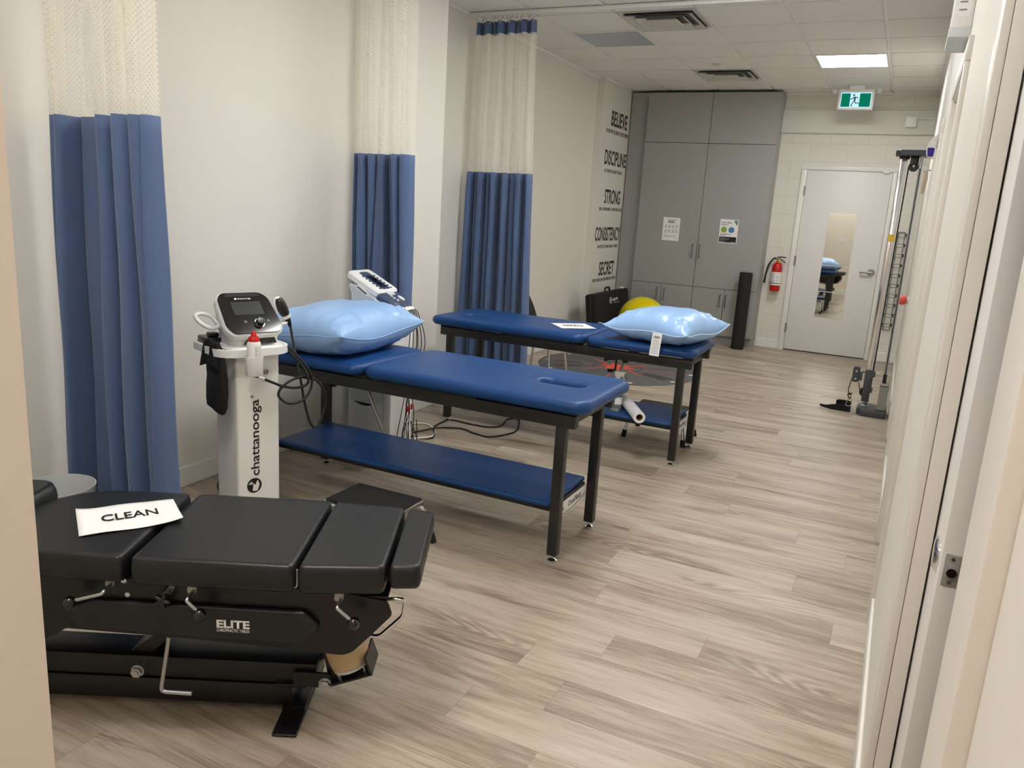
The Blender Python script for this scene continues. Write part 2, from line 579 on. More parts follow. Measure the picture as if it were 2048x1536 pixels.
def tag(o, label=None, cat=None, group=None, kind=None):
    if label: o['label'] = label
    if cat: o['category'] = cat
    if group: o['group'] = group
    if kind: o['kind'] = kind
    return o

def thing(name, label, cat, loc=(0, 0, 0), rz=0.0, group=None):
    o = bpy.data.objects.new(name, None)
    o.empty_display_size = 0.05
    COL.objects.link(o)
    o.location = loc
    o.rotation_euler = (0, 0, rad(rz))
    return tag(o, label, cat, group)

def copy_tree(o, parent=None):
    c = o.copy()
    COL.objects.link(c)
    if parent: c.parent = parent
    for ch in [x for x in bpy.data.objects if x.parent is o]:
        copy_tree(ch, c)
    return c

def struct(name, mb, m, parent=None):
    o = mb.build(name, m, parent)
    if parent is None: o['kind'] = 'structure'
    return o

def axes(o, x, y, z):
    o, x, y, z = Vector(o), Vector(x), Vector(y), Vector(z)
    return Matrix(((x.x, y.x, z.x, o.x), (x.y, y.y, z.y, o.y), (x.z, y.z, z.z, o.z), (0, 0, 0, 1)))

random.seed(7)
H = 2.95          # ceiling height
BACK = 9.93       # face of the far block wall
RW = 0.105        # face of the right wall
BB = 0.105        # baseboard height

# ------------------------------------------------------------------ room shell
struct('floor', MB().box((-4, -3, -0.08), (0.9, 10.6, 0)), 'floor')
XT = [-0.358 - 0.61 * k for k in range(-1, 6)]
YT = [5.97 + 0.597 * k for k in range(-14, 8)]
struct('ceiling_void', MB().box((-4, -3, H + 0.0165), (0.9, 10.6, H + 0.08)), 'slot')  # dark slab; shade in the joints between tiles is put into its colour
mb = MB().box((-4, -3, H), (0.9, 0.5, H + 0.0155))
for a in range(len(XT) - 1):
    for c in range(-1, len(YT)):
        y0 = YT[c] if c >= 0 else 0.5
        y1 = YT[c + 1] if c + 1 < len(YT) else 10.1
        if y1 < 0.5: continue
        mb.box((XT[a + 1] + 0.014, max(0.5, y0) + 0.012, H), (XT[a] - 0.014, y1 - 0.012, H + 0.0155))
struct('ceiling', mb, 'tile')
mb = MB()
for x in XT:
    if -3.45 < x < RW:
        mb.box((x - 0.012, 0.5, H + 0.008), (x + 0.012, BACK, H + 0.016))
for y in YT:
    if 0.5 < y < BACK:
        mb.box((-3.4, y - 0.009, H + 0.0085), (RW, y + 0.009, H + 0.016))
struct('trim_1', mb, 'tee')
# angle moulding where ceiling meets walls
mb = MB()
mb.box((-3.33, 4.94, H - 0.022), (-3.312, 8.72, H)).box((-3.245, 8.72, H - 0.022), (-3.227, 9.6, H))
mb.box((RW - 0.018, 0.5, H - 0.022), (RW, BACK, H)).box((-1.47, BACK - 0.018, H - 0.022), (RW, BACK, H))
mb.box((-3.01, 3.94, H - 0.022), (-2.992, 4.94, H)).box((-3.11, 0.5, H - 0.022), (-3.092, 3.88, H))
struct('trim_2', mb, 'tee')

P = [(-3.11, 0.40), (-3.11, 3.80), (-3.10, 3.86), (-3.04, 3.93), (-3.01, 3.96), (-3.01, 4.94), (-3.33, 4.94), (-3.33, 8.72), (-3.245, 8.72), (-3.245, 10.4), (-3.6, 10.4), (-3.6, 0.40)]
struct('wall_left', MB().prism(P, 0, H), 'paint')
struct('wall_back', MB().box((-3.4, BACK, 0), (0.6, BACK + 0.2, H)), 'block')
mb = MB().box((-1.9, BACK - 0.045, 2.51), (RW, BACK + 0.01, 2.762), 0.006)
struct('trim_3', mb, 'beam')
# front wall (behind and left of the camera's doorway)
mb = MB().box((-3.6, 0.30, 0), (-0.806, 0.50, H)).box((-0.806, 0.30, 2.25), (RW, 0.50, H))
struct('wall_front', mb, 'hall')
# right wall with three openings
DOORS = [(0.80, 1.70), (3.22, 4.05), (5.40, 6.22)]
HEAD = 2.06
mb = MB()
edges = [-3.0] + [v for d in DOORS for v in d] + [10.4]
for i in range(0, len(edges), 2):
    a, b = edges[i], edges[i + 1]
    if a == DOORS[0][1]:
        # hollow pocket for the sliding leaf
        mb.box((RW, a, 0), (RW + 0.018, 2.62, H)).box((0.205, a, 0), (0.22, 2.62, H)).box((RW, 2.62, 0), (RW + 0.115, b, H))
        continue
    mb.box((RW, a, 0), (RW + 0.115, b, H))
for a, b in DOORS:
    mb.box((RW, a, HEAD), (RW + 0.115, b, H))
struct('wall_right', mb, 'paint')
# hall walls behind the camera and closing walls
struct('wall_hall', MB().box((-2.3, -3, 0), (-2.2, 0.30, H)).box((-2.3, -3.1, 0), (0.9, -3.0, H)), 'hall')
# rooms behind the right-hand openings
struct('wall_rooms', MB().box((0.85, -3, 0), (0.9, 10.5, H)), 'paint')

# baseboards
def bb(name, segs):
    mb = MB()
    for (a, b) in segs:
        mb.box((a[0], a[1], 0), (b[0], b[1], BB), 0.003, 1)
    return struct(name, mb, 'trim')
bb('baseboard_left', [((-3.11, 0.5), (-3.098, 3.84)), ((-3.01, 3.96), (-2.998, 4.94)), ((-3.33, 4.952), (-3.318, 8.72)), ((-3.33, 8.708), (-3.245, 8.72)), ((-3.245, 8.708), (-3.233, 9.6))])
bb('baseboard_back', [((-1.46, BACK - 0.012), (-1.186, BACK)), ((-0.18, BACK - 0.012), (RW, BACK))])
bb('baseboard_right', [((RW - 0.012, 1.775), (RW, 3.14)), ((RW - 0.012, 4.13), (RW, 5.32)), ((RW - 0.012, 6.30), (RW, BACK))])
bb('baseboard_front', [((-3.1, 0.5), (-0.84, 0.512))])

# right-hand door frames and leaves
def casing(name, a, b):
    mb = MB()
    w = 0.075
    for (y0, y1) in ((a - w, a + 0.006), (b - 0.006, b + w)):
        mb.box((RW - 0.016, y0, 0), (RW + 0.002, y1, HEAD - 0.0065), 0.003)
    mb.box((RW - 0.016, a - w, HEAD - 0.006), (RW + 0.002, b + w, HEAD + w), 0.004)
    # jamb lining with stop
    for (y0, y1, s) in ((a, a + 0.014, 1), (b - 0.014, b, -1)):
        mb.box((RW - 0.01, y0, 0), (RW + 0.113, y1, HEAD - 0.0145))
        ys = y1 if s > 0 else y0
        mb.box((RW + 0.045, min(ys, ys + s * 0.012), 0), (RW + 0.115, max(ys, ys + s * 0.012), HEAD - 0.0145))
    mb.box((RW - 0.009, a, HEAD - 0.014), (RW + 0.113, b, HEAD - 0.0005))
    return struct(name, mb, 'frame')
casing('trim_4', *DOORS[1])
casing('trim_5', *DOORS[2])
for i, (a, b) in enumerate(DOORS[1:]):
    d = struct('door_%d' % (i + 2), MB().box((RW + 0.05, a + 0.016, 0.01), (RW + 0.09, b - 0.016, HEAD - 0.016), 0.002), 'door')
# nearest opening: split frame on the far side, a leaf that slides in behind it, wide casing on the near side
mb = MB()
a, b = DOORS[0]
mb.box((0.0915, b - 0.04, 0), (RW + 0.002, b + 0.07, HEAD - 0.001), 0.003)
mb.box((RW - 0.001, b - 0.036, 0), (0.1072, b + 0.01, HEAD), 0.0)
mb.box((0.1078, b - 0.04, 0), (0.1374, b + 0.012, HEAD), 0.002)
struct('trim_6', mb, 'frame')
mb = MB()
mb.box((RW - 0.0125, a - 0.035, 0), (RW + 0.002, a, HEAD - 0.001), 0.002)
mb.box((RW - 0.017, a - 0.15, 0), (RW + 0.002, a - 0.035, HEAD + 0.08), 0.004)
mb.box((RW - 0.0155, a - 0.034, HEAD), (RW + 0.002, b + 0.07, HEAD + 0.08), 0.004)
mb.box((RW, a - 0.02, 0), (RW + 0.115, a, HEAD))
struct('trim_7', mb, 'frame')
# the pocket behind the far frame
sd = struct('door_4', MB().box((0.1415, 1.50, 0.012), (0.1835, 2.35, HEAD - 0.006), 0.002), 'door')
fp = MB().box((0.1475, 1.4975, 0.885), (0.1725, 1.502, 0.945), 0.001)
struct('latch_plate', fp, 'plate', sd)['label'] = 'satin steel latch plate on the door edge'
struct('latch_bolt', MB().cyl((0.160, 1.486, 0.915), (0.160, 1.50, 0.915), 0.0085, 0.009), 'chrome', sd)
mb = MB()
for z in (0.893, 0.937):
    mb.cyl((0.160, 1.4965, z), (0.160, 1.50, z), 0.0035)
struct('screw', mb, 'brushed', sd)
mb = MB().lathe([(0.0, 0.0), (0.032, 0.0), (0.032, 0.004), (0.026, 0.008), (0.0, 0.009)], 28, axes((0.1415, 1.565, 0.918), (0, 1, 0), (0, 0, 1), (-1, 0, 0)))
struct('lever_rose', mb, 'chrome', sd)['label'] = 'round chrome handle rose'

# ------------------------------------------------------------------ far door
fd = MB().box((-1.126, BACK - 0.02, 0.012), (-0.228, BACK + 0.02, 2.105), 0.002)
d1 = struct('door_1', fd, 'door')
mb = MB()
for (x0, x1) in ((-1.19, -1.130), (-0.224, -0.180)):
    mb.box((x0, BACK - 0.03, 0), (x1, BACK + 0.02, 2.1085), 0.003)
mb.box((-1.19, BACK - 0.03, 2.109), (-0.180, BACK + 0.02, 2.155), 0.003)
struct('trim_8', mb, 'trim')
for z in (1.87, 1.07, 0.27):
    struct('hinge', MB().cyl((-1.132, BACK - 0.034, z - 0.055), (-1.132, BACK - 0.034, z + 0.055), 0.008).box((-1.14, BACK - 0.031, z - 0.05), (-1.118, BACK - 0.0215, z + 0.05)), 'brushed', d1)
mb = MB().cyl((-0.292, BACK - 0.02, 1.0), (-0.292, BACK - 0.034, 1.0), 0.042, 0.038, 28).cyl((-0.292, BACK - 0.03, 1.0), (-0.292, BACK - 0.075, 1.0), 0.014)
mb.tube(round_path([(-0.285, BACK - 0.07, 1.0), (-0.36, BACK - 0.07, 1.002), (-0.412, BACK - 0.06, 0.993)], 0.02), 0.0105, 12)
struct('door_handle', mb, 'brushed', d1)['label'] = 'brushed metal lever handle'
struct('strike', MB().box((-0.231, BACK - 0.031, 0.93), (-0.223, BACK - 0.02, 1.07)), 'zinc', d1)
tag(MB().box((-0.33, BACK - 0.045, 2.094), (-0.262, BACK - 0.0305, 2.122), 0.004).build('door_sensor', 'white'), 'small white contact sensor at the top of the far white door', 'sensor')
# dark strip painted in for the shade under the door
struct('under_door_shade', MB().box((-1.126, BACK - 0.018, 0.0), (-0.228, BACK + 0.01, 0.006)), 'slot', d1)
# four mirror tiles stuck on the door
ms = None
MZ = [(1.352, 1.642), (1.047, 1.343), (0.742, 1.038), (0.437, 0.733)]
ML = ['topmost mirror tile on the white far door', 'second mirror tile from the top on the white far door', 'third mirror tile from the top on the white far door', 'lowest mirror tile on the white far door, reflecting floor']
for (z0, z1), lb in zip(MZ, ML):
    o = MB().box((-0.826, BACK - 0.0235, z0), (-0.527, BACK - 0.0202, z1)).build('mirror_tile', 'mirror')
    tag(o, lb, 'mirror', 'mirror tiles on the far door')

# ------------------------------------------------------------------ ceiling fittings
def tile_rect(k, j):
    # tile k to the left of tee k, j-th row from y = 5.97
    x1 = -0.358 - 0.61 * k
    return (x1 - 0.61 + 0.013, x1 - 0.013, 5.97 + 0.597 * j + 0.009, 5.97 + 0.597 * (j + 1) - 0.009)

def panel(name, k, j, label, lit=True):
    x0, x1, y0, y1 = tile_rect(k, j)
    t = thing(name, label, 'ceiling light', ((x0 + x1) / 2, (y0 + y1) / 2, H), 0, 'square ceiling light panels' if lit else None)
    hx, hy = (x1 - x0) / 2, (y1 - y0) / 2
    mb = MB()
    f = 0.012
    mb.box((-hx, -hy, -0.007), (hx, -hy + f, 0.0), 0.001, 1).box((-hx, hy - f, -0.007), (hx, hy, 0.0), 0.001, 1)
    mb.box((-hx, -hy + f, -0.007), (-hx + f, hy - f, 0.0), 0.001, 1).box((hx - f, -hy + f, -0.007), (hx, hy - f, 0.0), 0.001, 1)
    mb.build('light_frame', 'tee', t)
    MB().box((-hx + f, -hy + f, -0.005), (hx - f, hy - f, -0.001)).build('diffuser', 'lit' if lit else 'bluepanel', t)
    return t
panel('ceiling_light', 0, 3, 'lit square ceiling light panel in front of the green exit sign')
panel('ceiling_light', 1, -2, 'unseen lit square ceiling light panel over the floor between the far blue table and the aisle')  # this and the next two added out of view to even the light
panel('ceiling_light', 1, -5, 'unseen lit square ceiling light panel over the face slot end of the near blue table')
panel('ceiling_light', 1, -9, 'unseen lit square ceiling light panel over the floor before the doorway')
panel('ceiling_panel', 3, 1, 'unlit blue-grey ceiling panel beside the curtain with the blue header', False)

def vent(k, j, label):
    x0, x1, y0, y1 = tile_rect(k, j)
    t = thing('air_vent', label, 'air vent', ((x0 + x1) / 2, (y0 + y1) / 2, H), 0, 'square ceiling air vents')
    h = (x1 - x0) / 2
    v = (y1 - y0) / 2
    def sqring(mb, a, b, za, zb):
        # sloping square louvre from half size a at za to b at zb
        mb.rings([[(-a, -a, za), (a, -a, za), (a, a, za), (-a, a, za)], [(-b, -b, zb), (b, -b, zb), (b, b, zb), (-b, b, zb)]], False)
        mb.rings([[(-a, -a, za + 0.003), (a, -a, za + 0.003), (a, a, za + 0.003), (-a, a, za + 0.003)], [(-b, -b, zb + 0.003), (b, -b, zb + 0.003), (b, b, zb + 0.003), (-b, b, zb + 0.003)]], False)
    mb = MB()
    f = 0.03
    mb.box((-h, -v, -0.006), (h, -v + f, 0)).box((-h, v - f, -0.006), (h, v, 0)).box((-h, -v + f, -0.006), (-h + f, v - f, 0)).box((h - f, -v + f, -0.006), (h, v - f, 0))
    mb.build('vent_frame', 'ventmetal', t)
    MB().box((-h + f, -v + f, 0.0), (h - f, v - f, -0.0015)).build('duct', 'ventdark', t)
    for (a, b, za, zb) in ((0.205, 0.262, 0.0, -0.026), (0.140, 0.192, 0.0, -0.030)):
        m2 = MB(); sqring(m2, a, b, za, zb); m2.build('louver', 'ventmetal', t, recalc=False)
    m2 = MB()
    m2.rings([[(-s, -s, z), (s, -s, z), (s, s, z), (-s, s, z)] for (s, z) in ((0.09, -0.006), (0.118, -0.028), (0.115, -0.032))], True)
    m2.build('center_plate', 'ventmetal', t)
vent(2, 0, 'square ceiling air vent nearest the curtain with the blue header')
vent(2, 4, 'square ceiling air vent just in front of the grey cabinet')
t = MB().lathe([(0.0, -0.02), (0.02, -0.02), (0.036, -0.012), (0.046, -0.002), (0.046, 0.0), (0, 0)], 28, Matrix.Translation((-1.89, 8.07, H))).build('sprinkler_cap', 'ventmetal')
tag(t, 'round flush sprinkler cover on the ceiling beside the far air vent', 'sprinkler')

# exit sign
t = thing('exit_sign', 'green running man exit sign hanging from the ceiling before the far door', 'exit sign', (-0.685, 9.4, 0), 0)
MB().box((-0.175, -0.025, 2.70), (0.175, 0.025, 2.905), 0.008).build('housing', 'white', t)
MB().box((-0.075, -0.03, 2.905), (0.075, 0.03, H), 0.003).build('mount', 'white', t)
MB().box((-0.15, -0.0275, 2.722), (0.15, -0.0252, 2.872)).build('light_border', 'exitwhite', t)
MB().box((-0.143, -0.029, 2.729), (-0.056, -0.0276, 2.863)).build('sign_panel', 'exitgreen', t)
MB().box((0.036, -0.029, 2.729), (0.143, -0.0276, 2.863)).build('sign_panel', 'exitgreen', t)
mb = MB()
my = axes((0, -0.0285, 0), (1, 0, 0), (0, 0, 1), (0, -1, 0))
def stroke(mb, pts, w):
    for (a, b) in zip(pts[:-1], pts[1:]):
        d = (Vector(b) - Vector(a)); n = Vector((-d.y, d.x)).normalized() * w / 2
        a, b = Vector(a) - d.normalized() * w * 0.25, Vector(b) + d.normalized() * w * 0.25
        mb.prism([tuple(a - n), tuple(b - n), tuple(b + n), tuple(a + n)], 0.0, 0.0012, M=my)
mb.prism([(-0.022 + 0.010 * math.cos(k * math.pi / 8), 2.846 + 0.010 * math.sin(k * math.pi / 8)) for k in range(16)], 0, 0.0012, M=my)
mb.prism([(-0.028, 2.829), (0.0, 2.829), (-0.002, 2.80), (-0.006, 2.788), (-0.020, 2.788), (-0.02, 2.806)], 0, 0.0012, M=my)
stroke(mb, [(-0.024, 2.824), (-0.038, 2.806), (-0.056, 2.805)], 0.008)
stroke(mb, [(-0.004, 2.825), (0.010, 2.824), (0.018, 2.811)], 0.008)
stroke(mb, [(-0.016, 2.790), (-0.026, 2.768), (-0.040, 2.744), (-0.030, 2.733)], 0.009)
stroke(mb, [(-0.008, 2.790), (-0.002, 2.766), (0.026, 2.767), (0.036, 2.764)], 0.009)
mb.build('running_figure', 'exitdark', t)
for sx in (-1, 1):
    mb = MB().cyl((sx * 0.178, 0, 2.875), (sx * 0.205, 0, 2.885), 0.008)
    mb.lathe([(0.0, 0.0), (0.020, 0.0), (0.027, 0.012), (0.027, 0.04), (0.018, 0.05), (0, 0.05)], 20, axes((sx * 0.218, 0.02, 2.888), (1, 0, 0), (0, 0, 1), (0, -1, 0)))
    mb.build('lamp_head', 'palegrey', t)

# junction box and conduit on the far beam
jb = thing('junction_box', 'square white junction box with conduit on the far beam', 'junction box', (-0.133, BACK - 0.045, 2.638))
MB().box((-0.052, -0.05, -0.053), (0.052, 0.0, 0.053), 0.004).build('box', 'trim', jb)
MB().box((-0.055, -0.055, -0.056), (0.055, -0.050, 0.056), 0.003).build('cover', 'trim', jb)
MB().cyl((0.05, -0.012, 0.035), (0.237, -0.012, 0.035), 0.009).build('conduit', 'trim', jb)

# ------------------------------------------------------------------ grey storage cabinet
CF = 9.62
cab = thing('storage_cabinet', 'tall grey laminate built-in cabinet with eight doors beside the far door', 'cabinet', (-2.22, CF, 0))
x0, xm, x1 = -3.01 + 2.22, -2.235 + 2.22, -1.47 + 2.22
MB().box((x0, 0.0215, 0.10), (x1, BACK - CF - 0.002, 2.925), 0.001, 1).build('body', 'cabinet', cab)
MB().box((x0 + 0.003, 0.0198, 0.112), (x1 - 0.003, 0.0214, 2.918)).build('gap_shade_sheet', 'cabinetdark', cab)  # dark sheet behind the doors; shade of their gaps put into its colour
MB().box((-3.232 + 2.22, 0.05, 0.0), (x0 - 0.001, BACK - CF - 0.002, 2.925), 0.001, 1).build('filler_panel', 'cabinet', cab)
MB().box((x0, 0.06, 0.0), (x1 - 0.015, BACK - CF - 0.002, 0.10)).build('toe_kick', 'cabinet', cab)
g = 0.0025
def cdoor(xa, xb, za, zb, handle=None, hm='handlegrey'):
    d = MB().box((xa + g, 0.0, za + g), (xb - g, 0.0195, zb - g), 0.0015, 1).build('door', 'cabinet', cab)
    if handle:
        hx, hz, hl = handle
        p = round_path([(hx, 0.0, hz - hl / 2), (hx, -0.035, hz - hl / 2), (hx, -0.035, hz + hl / 2), (hx, 0.0, hz + hl / 2)], 0.012)
        MB().tube(p, 0.006, 10).build('handle', hm, d)
cdoor(x0, xm, 2.35, 2.92)
cdoor(xm, x1, 2.35, 2.92)
cdoor(x0, xm, 0.672, 2.35, (xm - 0.05, 1.10, 0.16))
cdoor(xm, x1, 0.672, 2.35, (xm + 0.035, 1.10, 0.16))
q = (x1 - x0) / 4
cdoor(x0, x0 + q, 0.11, 0.672, (x0 + q - 0.045, 0.548, 0.14))
cdoor(x0 + q, xm, 0.11, 0.672, (x0 + q + 0.045, 0.548, 0.14))
cdoor(xm, xm + q, 0.11, 0.672, (xm + q - 0.04, 0.535, 0.14))
cdoor(xm + q, x1, 0.11, 0.672, (xm + q + 0.03, 0.535, 0.14))

# notices taped on the tall doors
def poster_m(cx, z0, w, h, yy):
    return axes((cx - w / 2, yy, z0), (1, 0, 0), (0, 0, 1), (0, -1, 0))
t = thing('notice', 'white sheet of small grey pictograms taped to the left tall cabinet door', 'poster', (-2.577, CF - 0.001, 1.338))
MB().box((-0.104, -0.0012, -0.138), (0.104, 0.0, 0.138)).build('sheet', 'paper', t)
mb = MB()
pm = axes((-0.104, -0.0013, -0.138), (1, 0, 0), (0, 0, 1), (0, -1, 0))
mb.box((0.055, 0.246, 0), (0.165, 0.252, 0.0004), M=pm).box((0.06, 0.212, 0), (0.14, 0.236, 0.0004), M=pm)
for r_ in range(2):
    for c_ in range(4):
        ox, oy = 0.022 + c_ * 0.044, 0.155 - r_ * 0.056
        mb.prism(round_poly([(ox + 0.004, oy + 0.012), (ox + 0.03, oy + 0.016), (ox + 0.026, oy + 0.03), (ox + 0.012, oy + 0.026)], 0.004), 0, 0.0004, M=pm)
        mb.box((ox, oy - 0.004, 0), (ox + 0.034, oy - 0.001, 0.0004), M=pm).box((ox + 0.003, oy + 0.002, 0), (ox + 0.03, oy + 0.005, 0.0004), M=pm)
for k, w_ in enumerate((0.02, 0.15, 0.14, 0.07)):
    mb.box((0.022, 0.066 - k * 0.0085, 0), (0.022 + w_, 0.069 - k * 0.0085, 0.0004), M=pm)
mb.box((0.16, 0.028, 0), (0.182, 0.033, 0.0004), M=pm)
mb.build('printing', 'greyink', t)
t = thing('poster', 'white poster with green and blue round pictograms and black footer on a cabinet door', 'poster', (-1.885, CF - 0.001, 1.357))
MB().box((-0.107, -0.0012, -0.138), (0.107, 0.0, 0.138)).build('sheet', 'paper', t)
pm = axes((-0.107, -0.0013, -0.138), (1, 0, 0), (0, 0, 1), (0, -1, 0))
mb = MB()
mb.text('Protect against', (0.014, 0.227, 0), (1, 0, 0), (0, 1, 0), 0.125, 0.021, 0.0004, 0.02, M=pm)
mb.text('COVID-19', (0.014, 0.204, 0), (1, 0, 0), (0, 1, 0), 0.078, 0.016, 0.0004, 0.02, M=pm)
for k, w_ in enumerate((0.125, 0.065)):
    mb.box((0.014, 0.100 - k * 0.014, 0), (0.014 + w_, 0.105 - k * 0.014, 0.0003), M=pm)
mb.box((0.006, 0.008, 0), (0.206, 0.074, 0.0003), M=pm)
mb.build('lettering', 'ink', t)
mb = MB()
for k, (w_, z_) in enumerate(((0.052, 0.060), (0.118, 0.051), (0.11, 0.043), (0.078, 0.034), (0.05, 0.020), (0.06, 0.013))):
    mb.box((0.014, z_, 0), (0.014 + w_, z_ + 0.0035, 0.0005), M=pm)
mb.box((0.15, 0.012, 0), (0.195, 0.018, 0.0005), M=pm)
mb.build('footer_lettering', 'greyink', t)
MB().prism(rrect(0.066, 0.066, 0.028, 6, 0.051, 0.155), 0, 0.0004, M=pm).build('green_pictogram', 'lime', t)
MB().prism(rrect(0.066, 0.066, 0.028, 6, 0.139, 0.155), 0, 0.0004, M=pm).build('blue_pictogram', 'skyprint', t)
MB().prism([(0.158, 0.268), (0.205, 0.268), (0.205, 0.206), (0.192, 0.215), (0.174, 0.236)], 0, 0.0004, M=pm).build('corner_print', 'teal', t)

# ------------------------------------------------------------------ wall lettering on the pillar
PX_ = -3.245
def words(head, sub, hy0, hy1, hz0, hz1, sy0, sy1, sz0, sz1):
    t = thing('wall_lettering', 'black wall lettering reading ' + head + ' on the white pillar', 'wall lettering', (PX_, (hy0 + hy1) / 2, hz0), 0, 'motivational words on the pillar')
    oy, oz = -(hy0 + hy1) / 2, -hz0
    MB().text(head, (0.0005, hy0 + oy, hz0 + oz), (0, 1, 0), (0, 0, 1), hy1 - hy0, hz1 - hz0, 0.001, 0.018).build('headline', 'ink', t)
    MB().text(sub, (0.0005, sy0 + oy, sz0 + oz), (0, 1, 0), (0, 0, 1), sy1 - sy0, sz1 - sz0, 0.001, 0.0).build('subline', 'ink', t)
words('BELIEVE', 'THE ONLY WAY TO ACHIEVE IS TO TRUST YOURSELF', 9.02, 9.59, 2.472, 2.640, 8.866, 9.66, 2.387, 2.431)
words('DISCIPLINE', 'DO IT EVEN IF YOU DON\'T FEEL LIKE IT', 8.895, 9.66, 2.032, 2.199, 8.92, 9.56, 1.945, 1.986)
words('STRONG', 'BUILD A STRONG MINDSET, THE BODY WILL FOLLOW', 9.0, 9.565, 1.589, 1.757, 8.852, 9.66, 1.503, 1.546)
words('CONSISTENCY', 'THIS LIFESTYLE IS A MARATHON, NOT A SPRINT', 8.785, 9.67, 1.152, 1.317, 8.888, 9.62, 1.063, 1.105)
words('SECRET', 'THERE IS NO SECRET, ONLY HARD WORK AND CONSISTENCY', 9.012, 9.55, 0.737, 0.904, 8.812, 9.66, 0.663, 0.706)

# ------------------------------------------------------------------ curtains
def profile(bounds, depth, lap=0.12, seed=1, offs=None):
    rnd = random.Random(seed)
    pts = []
    for k, (a, b) in enumerate(zip(bounds[:-1], bounds[1:])):
        w = b - a
        d = depth * (0.7 + 0.5 * rnd.random())
        o = offs[k] if offs else 0.0
        pts += [(a - min(0.03, lap * w * 0.3), d * 0.9 + max(o, 0)), (a + 0.10 * w, -d * 0.35 + o), (a + 0.5 * w, -d * (0.8 + 0.3 * rnd.random()) * (0.35 if w > 0.25 else 1) + o), (b - 0.12 * w, -d * 0.4 + o)]
    pts.append((bounds[-1], 0.0))
    return pts

def curtain(name, label, xa_t, xb_t, xa_b, xb_b, y, top, bot, zseam, zbot, ztop, hooks=True, wave=0.0):
    t = thing(name, label, 'curtain', ((xa_t + xb_t) / 2, y, 0), 0, 'privacy curtains along the left wall')
    ox = (xa_t + xb_t) / 2
    n = 6
    tp = smooth_path([(p[0], p[1], 0) for p in top], n)
    bp = smooth_path([(p[0], p[1], 0) for p in bot], n)
    zh = ztop - 0.085
    def pt(i, z):
        k = (z - zbot) / (ztop - zbot)
        k = max(0.0, min(1.0, k))
        e = k * k * (3 - 2 * k)
        f = tp[i].x * e + bp[i].x * (1 - e)
        d = tp[i].y * e + bp[i].y * (1 - e)
        xa, xb = xa_t * k + xa_b * (1 - k), xb_t * k + xb_b * (1 - k)
        x = xa + (xb - xa) * f + wave * math.sin(z * 3.1 + i * 0.05) * (1 - k)
        return Vector((x - ox, d + 0.004 * math.sin(z * 6 + i * 0.3), z))
    arc = [0.0]
    for i in range(1, len(tp)):
        a, b = pt(i - 1, zseam), pt(i, zseam)
        arc.append(arc[-1] + (b - a).length)
    def part(pname, za, zb, m, rows):
        zs = [za + (zb - za) * r / rows for r in range(rows + 1)]
        grid = [[pt(i, z) for i in range(len(tp))] for z in zs]
        uvs = [[(arc[i], z) for i in range(len(tp))] for z in zs]
        o = MB().sheet(grid, uvs).build(pname, m, t, sharp=80)
        return o
    part('net_panel', zseam, zh, 'net', 24)
    o = part('fabric_panel', zbot, zseam + 0.004, 'curtain', 30)
    md = o.modifiers.new('thick', 'SOLIDIFY'); md.thickness = 0.0015; md.offset = 0
    o = part('header_band', zh - 0.004, ztop, 'curtain', 4)
    md = o.modifiers.new('thick', 'SOLIDIFY'); md.thickness = 0.0015; md.offset = 0
    mb = MB()
    # hem lines
    if hooks:
        nh = 18
        for k in range(nh):
            i = int((len(tp) - 1) * (k + 0.5) / nh)
            p = pt(i, ztop)
            q = [(p.x, p.y, ztop - 0.02), (p.x, p.y - 0.004, ztop + 0.005), (p.x, p.y * 0.3, ztop + 0.03), (p.x, 0.0, H - 0.033)]
            MB().tube(smooth_path(q, 3), 0.0022, 6).build('hook', 'zinc', t)
    return t

def track(name, label, xa, xb, y):
    mb = MB().box((xa, y - 0.016, H - 0.033), (xb, y + 0.016, H - 0.0065), 0.003)
    tag(mb.build(name, 'white'), label, 'curtain track')
    return mb

# curtain beside the black table
top1 = profile([0.0, 0.10, 0.20, 0.48, 0.61, 0.69, 0.81, 0.93, 1.0], 0.04, 0.5, 3, [0, -0.015, 0.035, -0.01, 0.03, -0.025, -0.035, -0.02])
bot1 = profile([0.0, 0.055, 0.12, 0.43, 0.55, 0.67, 0.80, 0.92, 1.0], 0.05, 0.7, 4, [0, -0.02, 0.055, 0.0, 0.045, -0.05, -0.02, -0.05])
curtain('privacy_curtain', 'blue privacy curtain with cream net top, behind the black chiropractic table', -2.99, -2.435, -3.015, -2.375, 2.05, top1, bot1, 1.722, 0.10, 2.86)
# curtain behind the electrotherapy cart
top2 = profile([0.0, 0.07, 0.22, 0.42, 0.52, 0.60, 0.78, 1.0], 0.04, 0.5, 5, [0.02, 0, -0.02, 0.01, 0.03, -0.02, -0.035])
bot2 = profile([0.0, 0.12, 0.27, 0.36, 0.62, 0.80, 0.90, 1.0], 0.05, 0.7, 6, [0.03, -0.01, 0.035, -0.03, 0.045, -0.03, -0.04])
curtain('privacy_curtain', 'blue privacy curtain with cream net top, behind the white electrotherapy unit', -3.005, -2.59, -3.02, -2.56, 3.93, top2, bot2, 1.738, 0.06, 2.86)
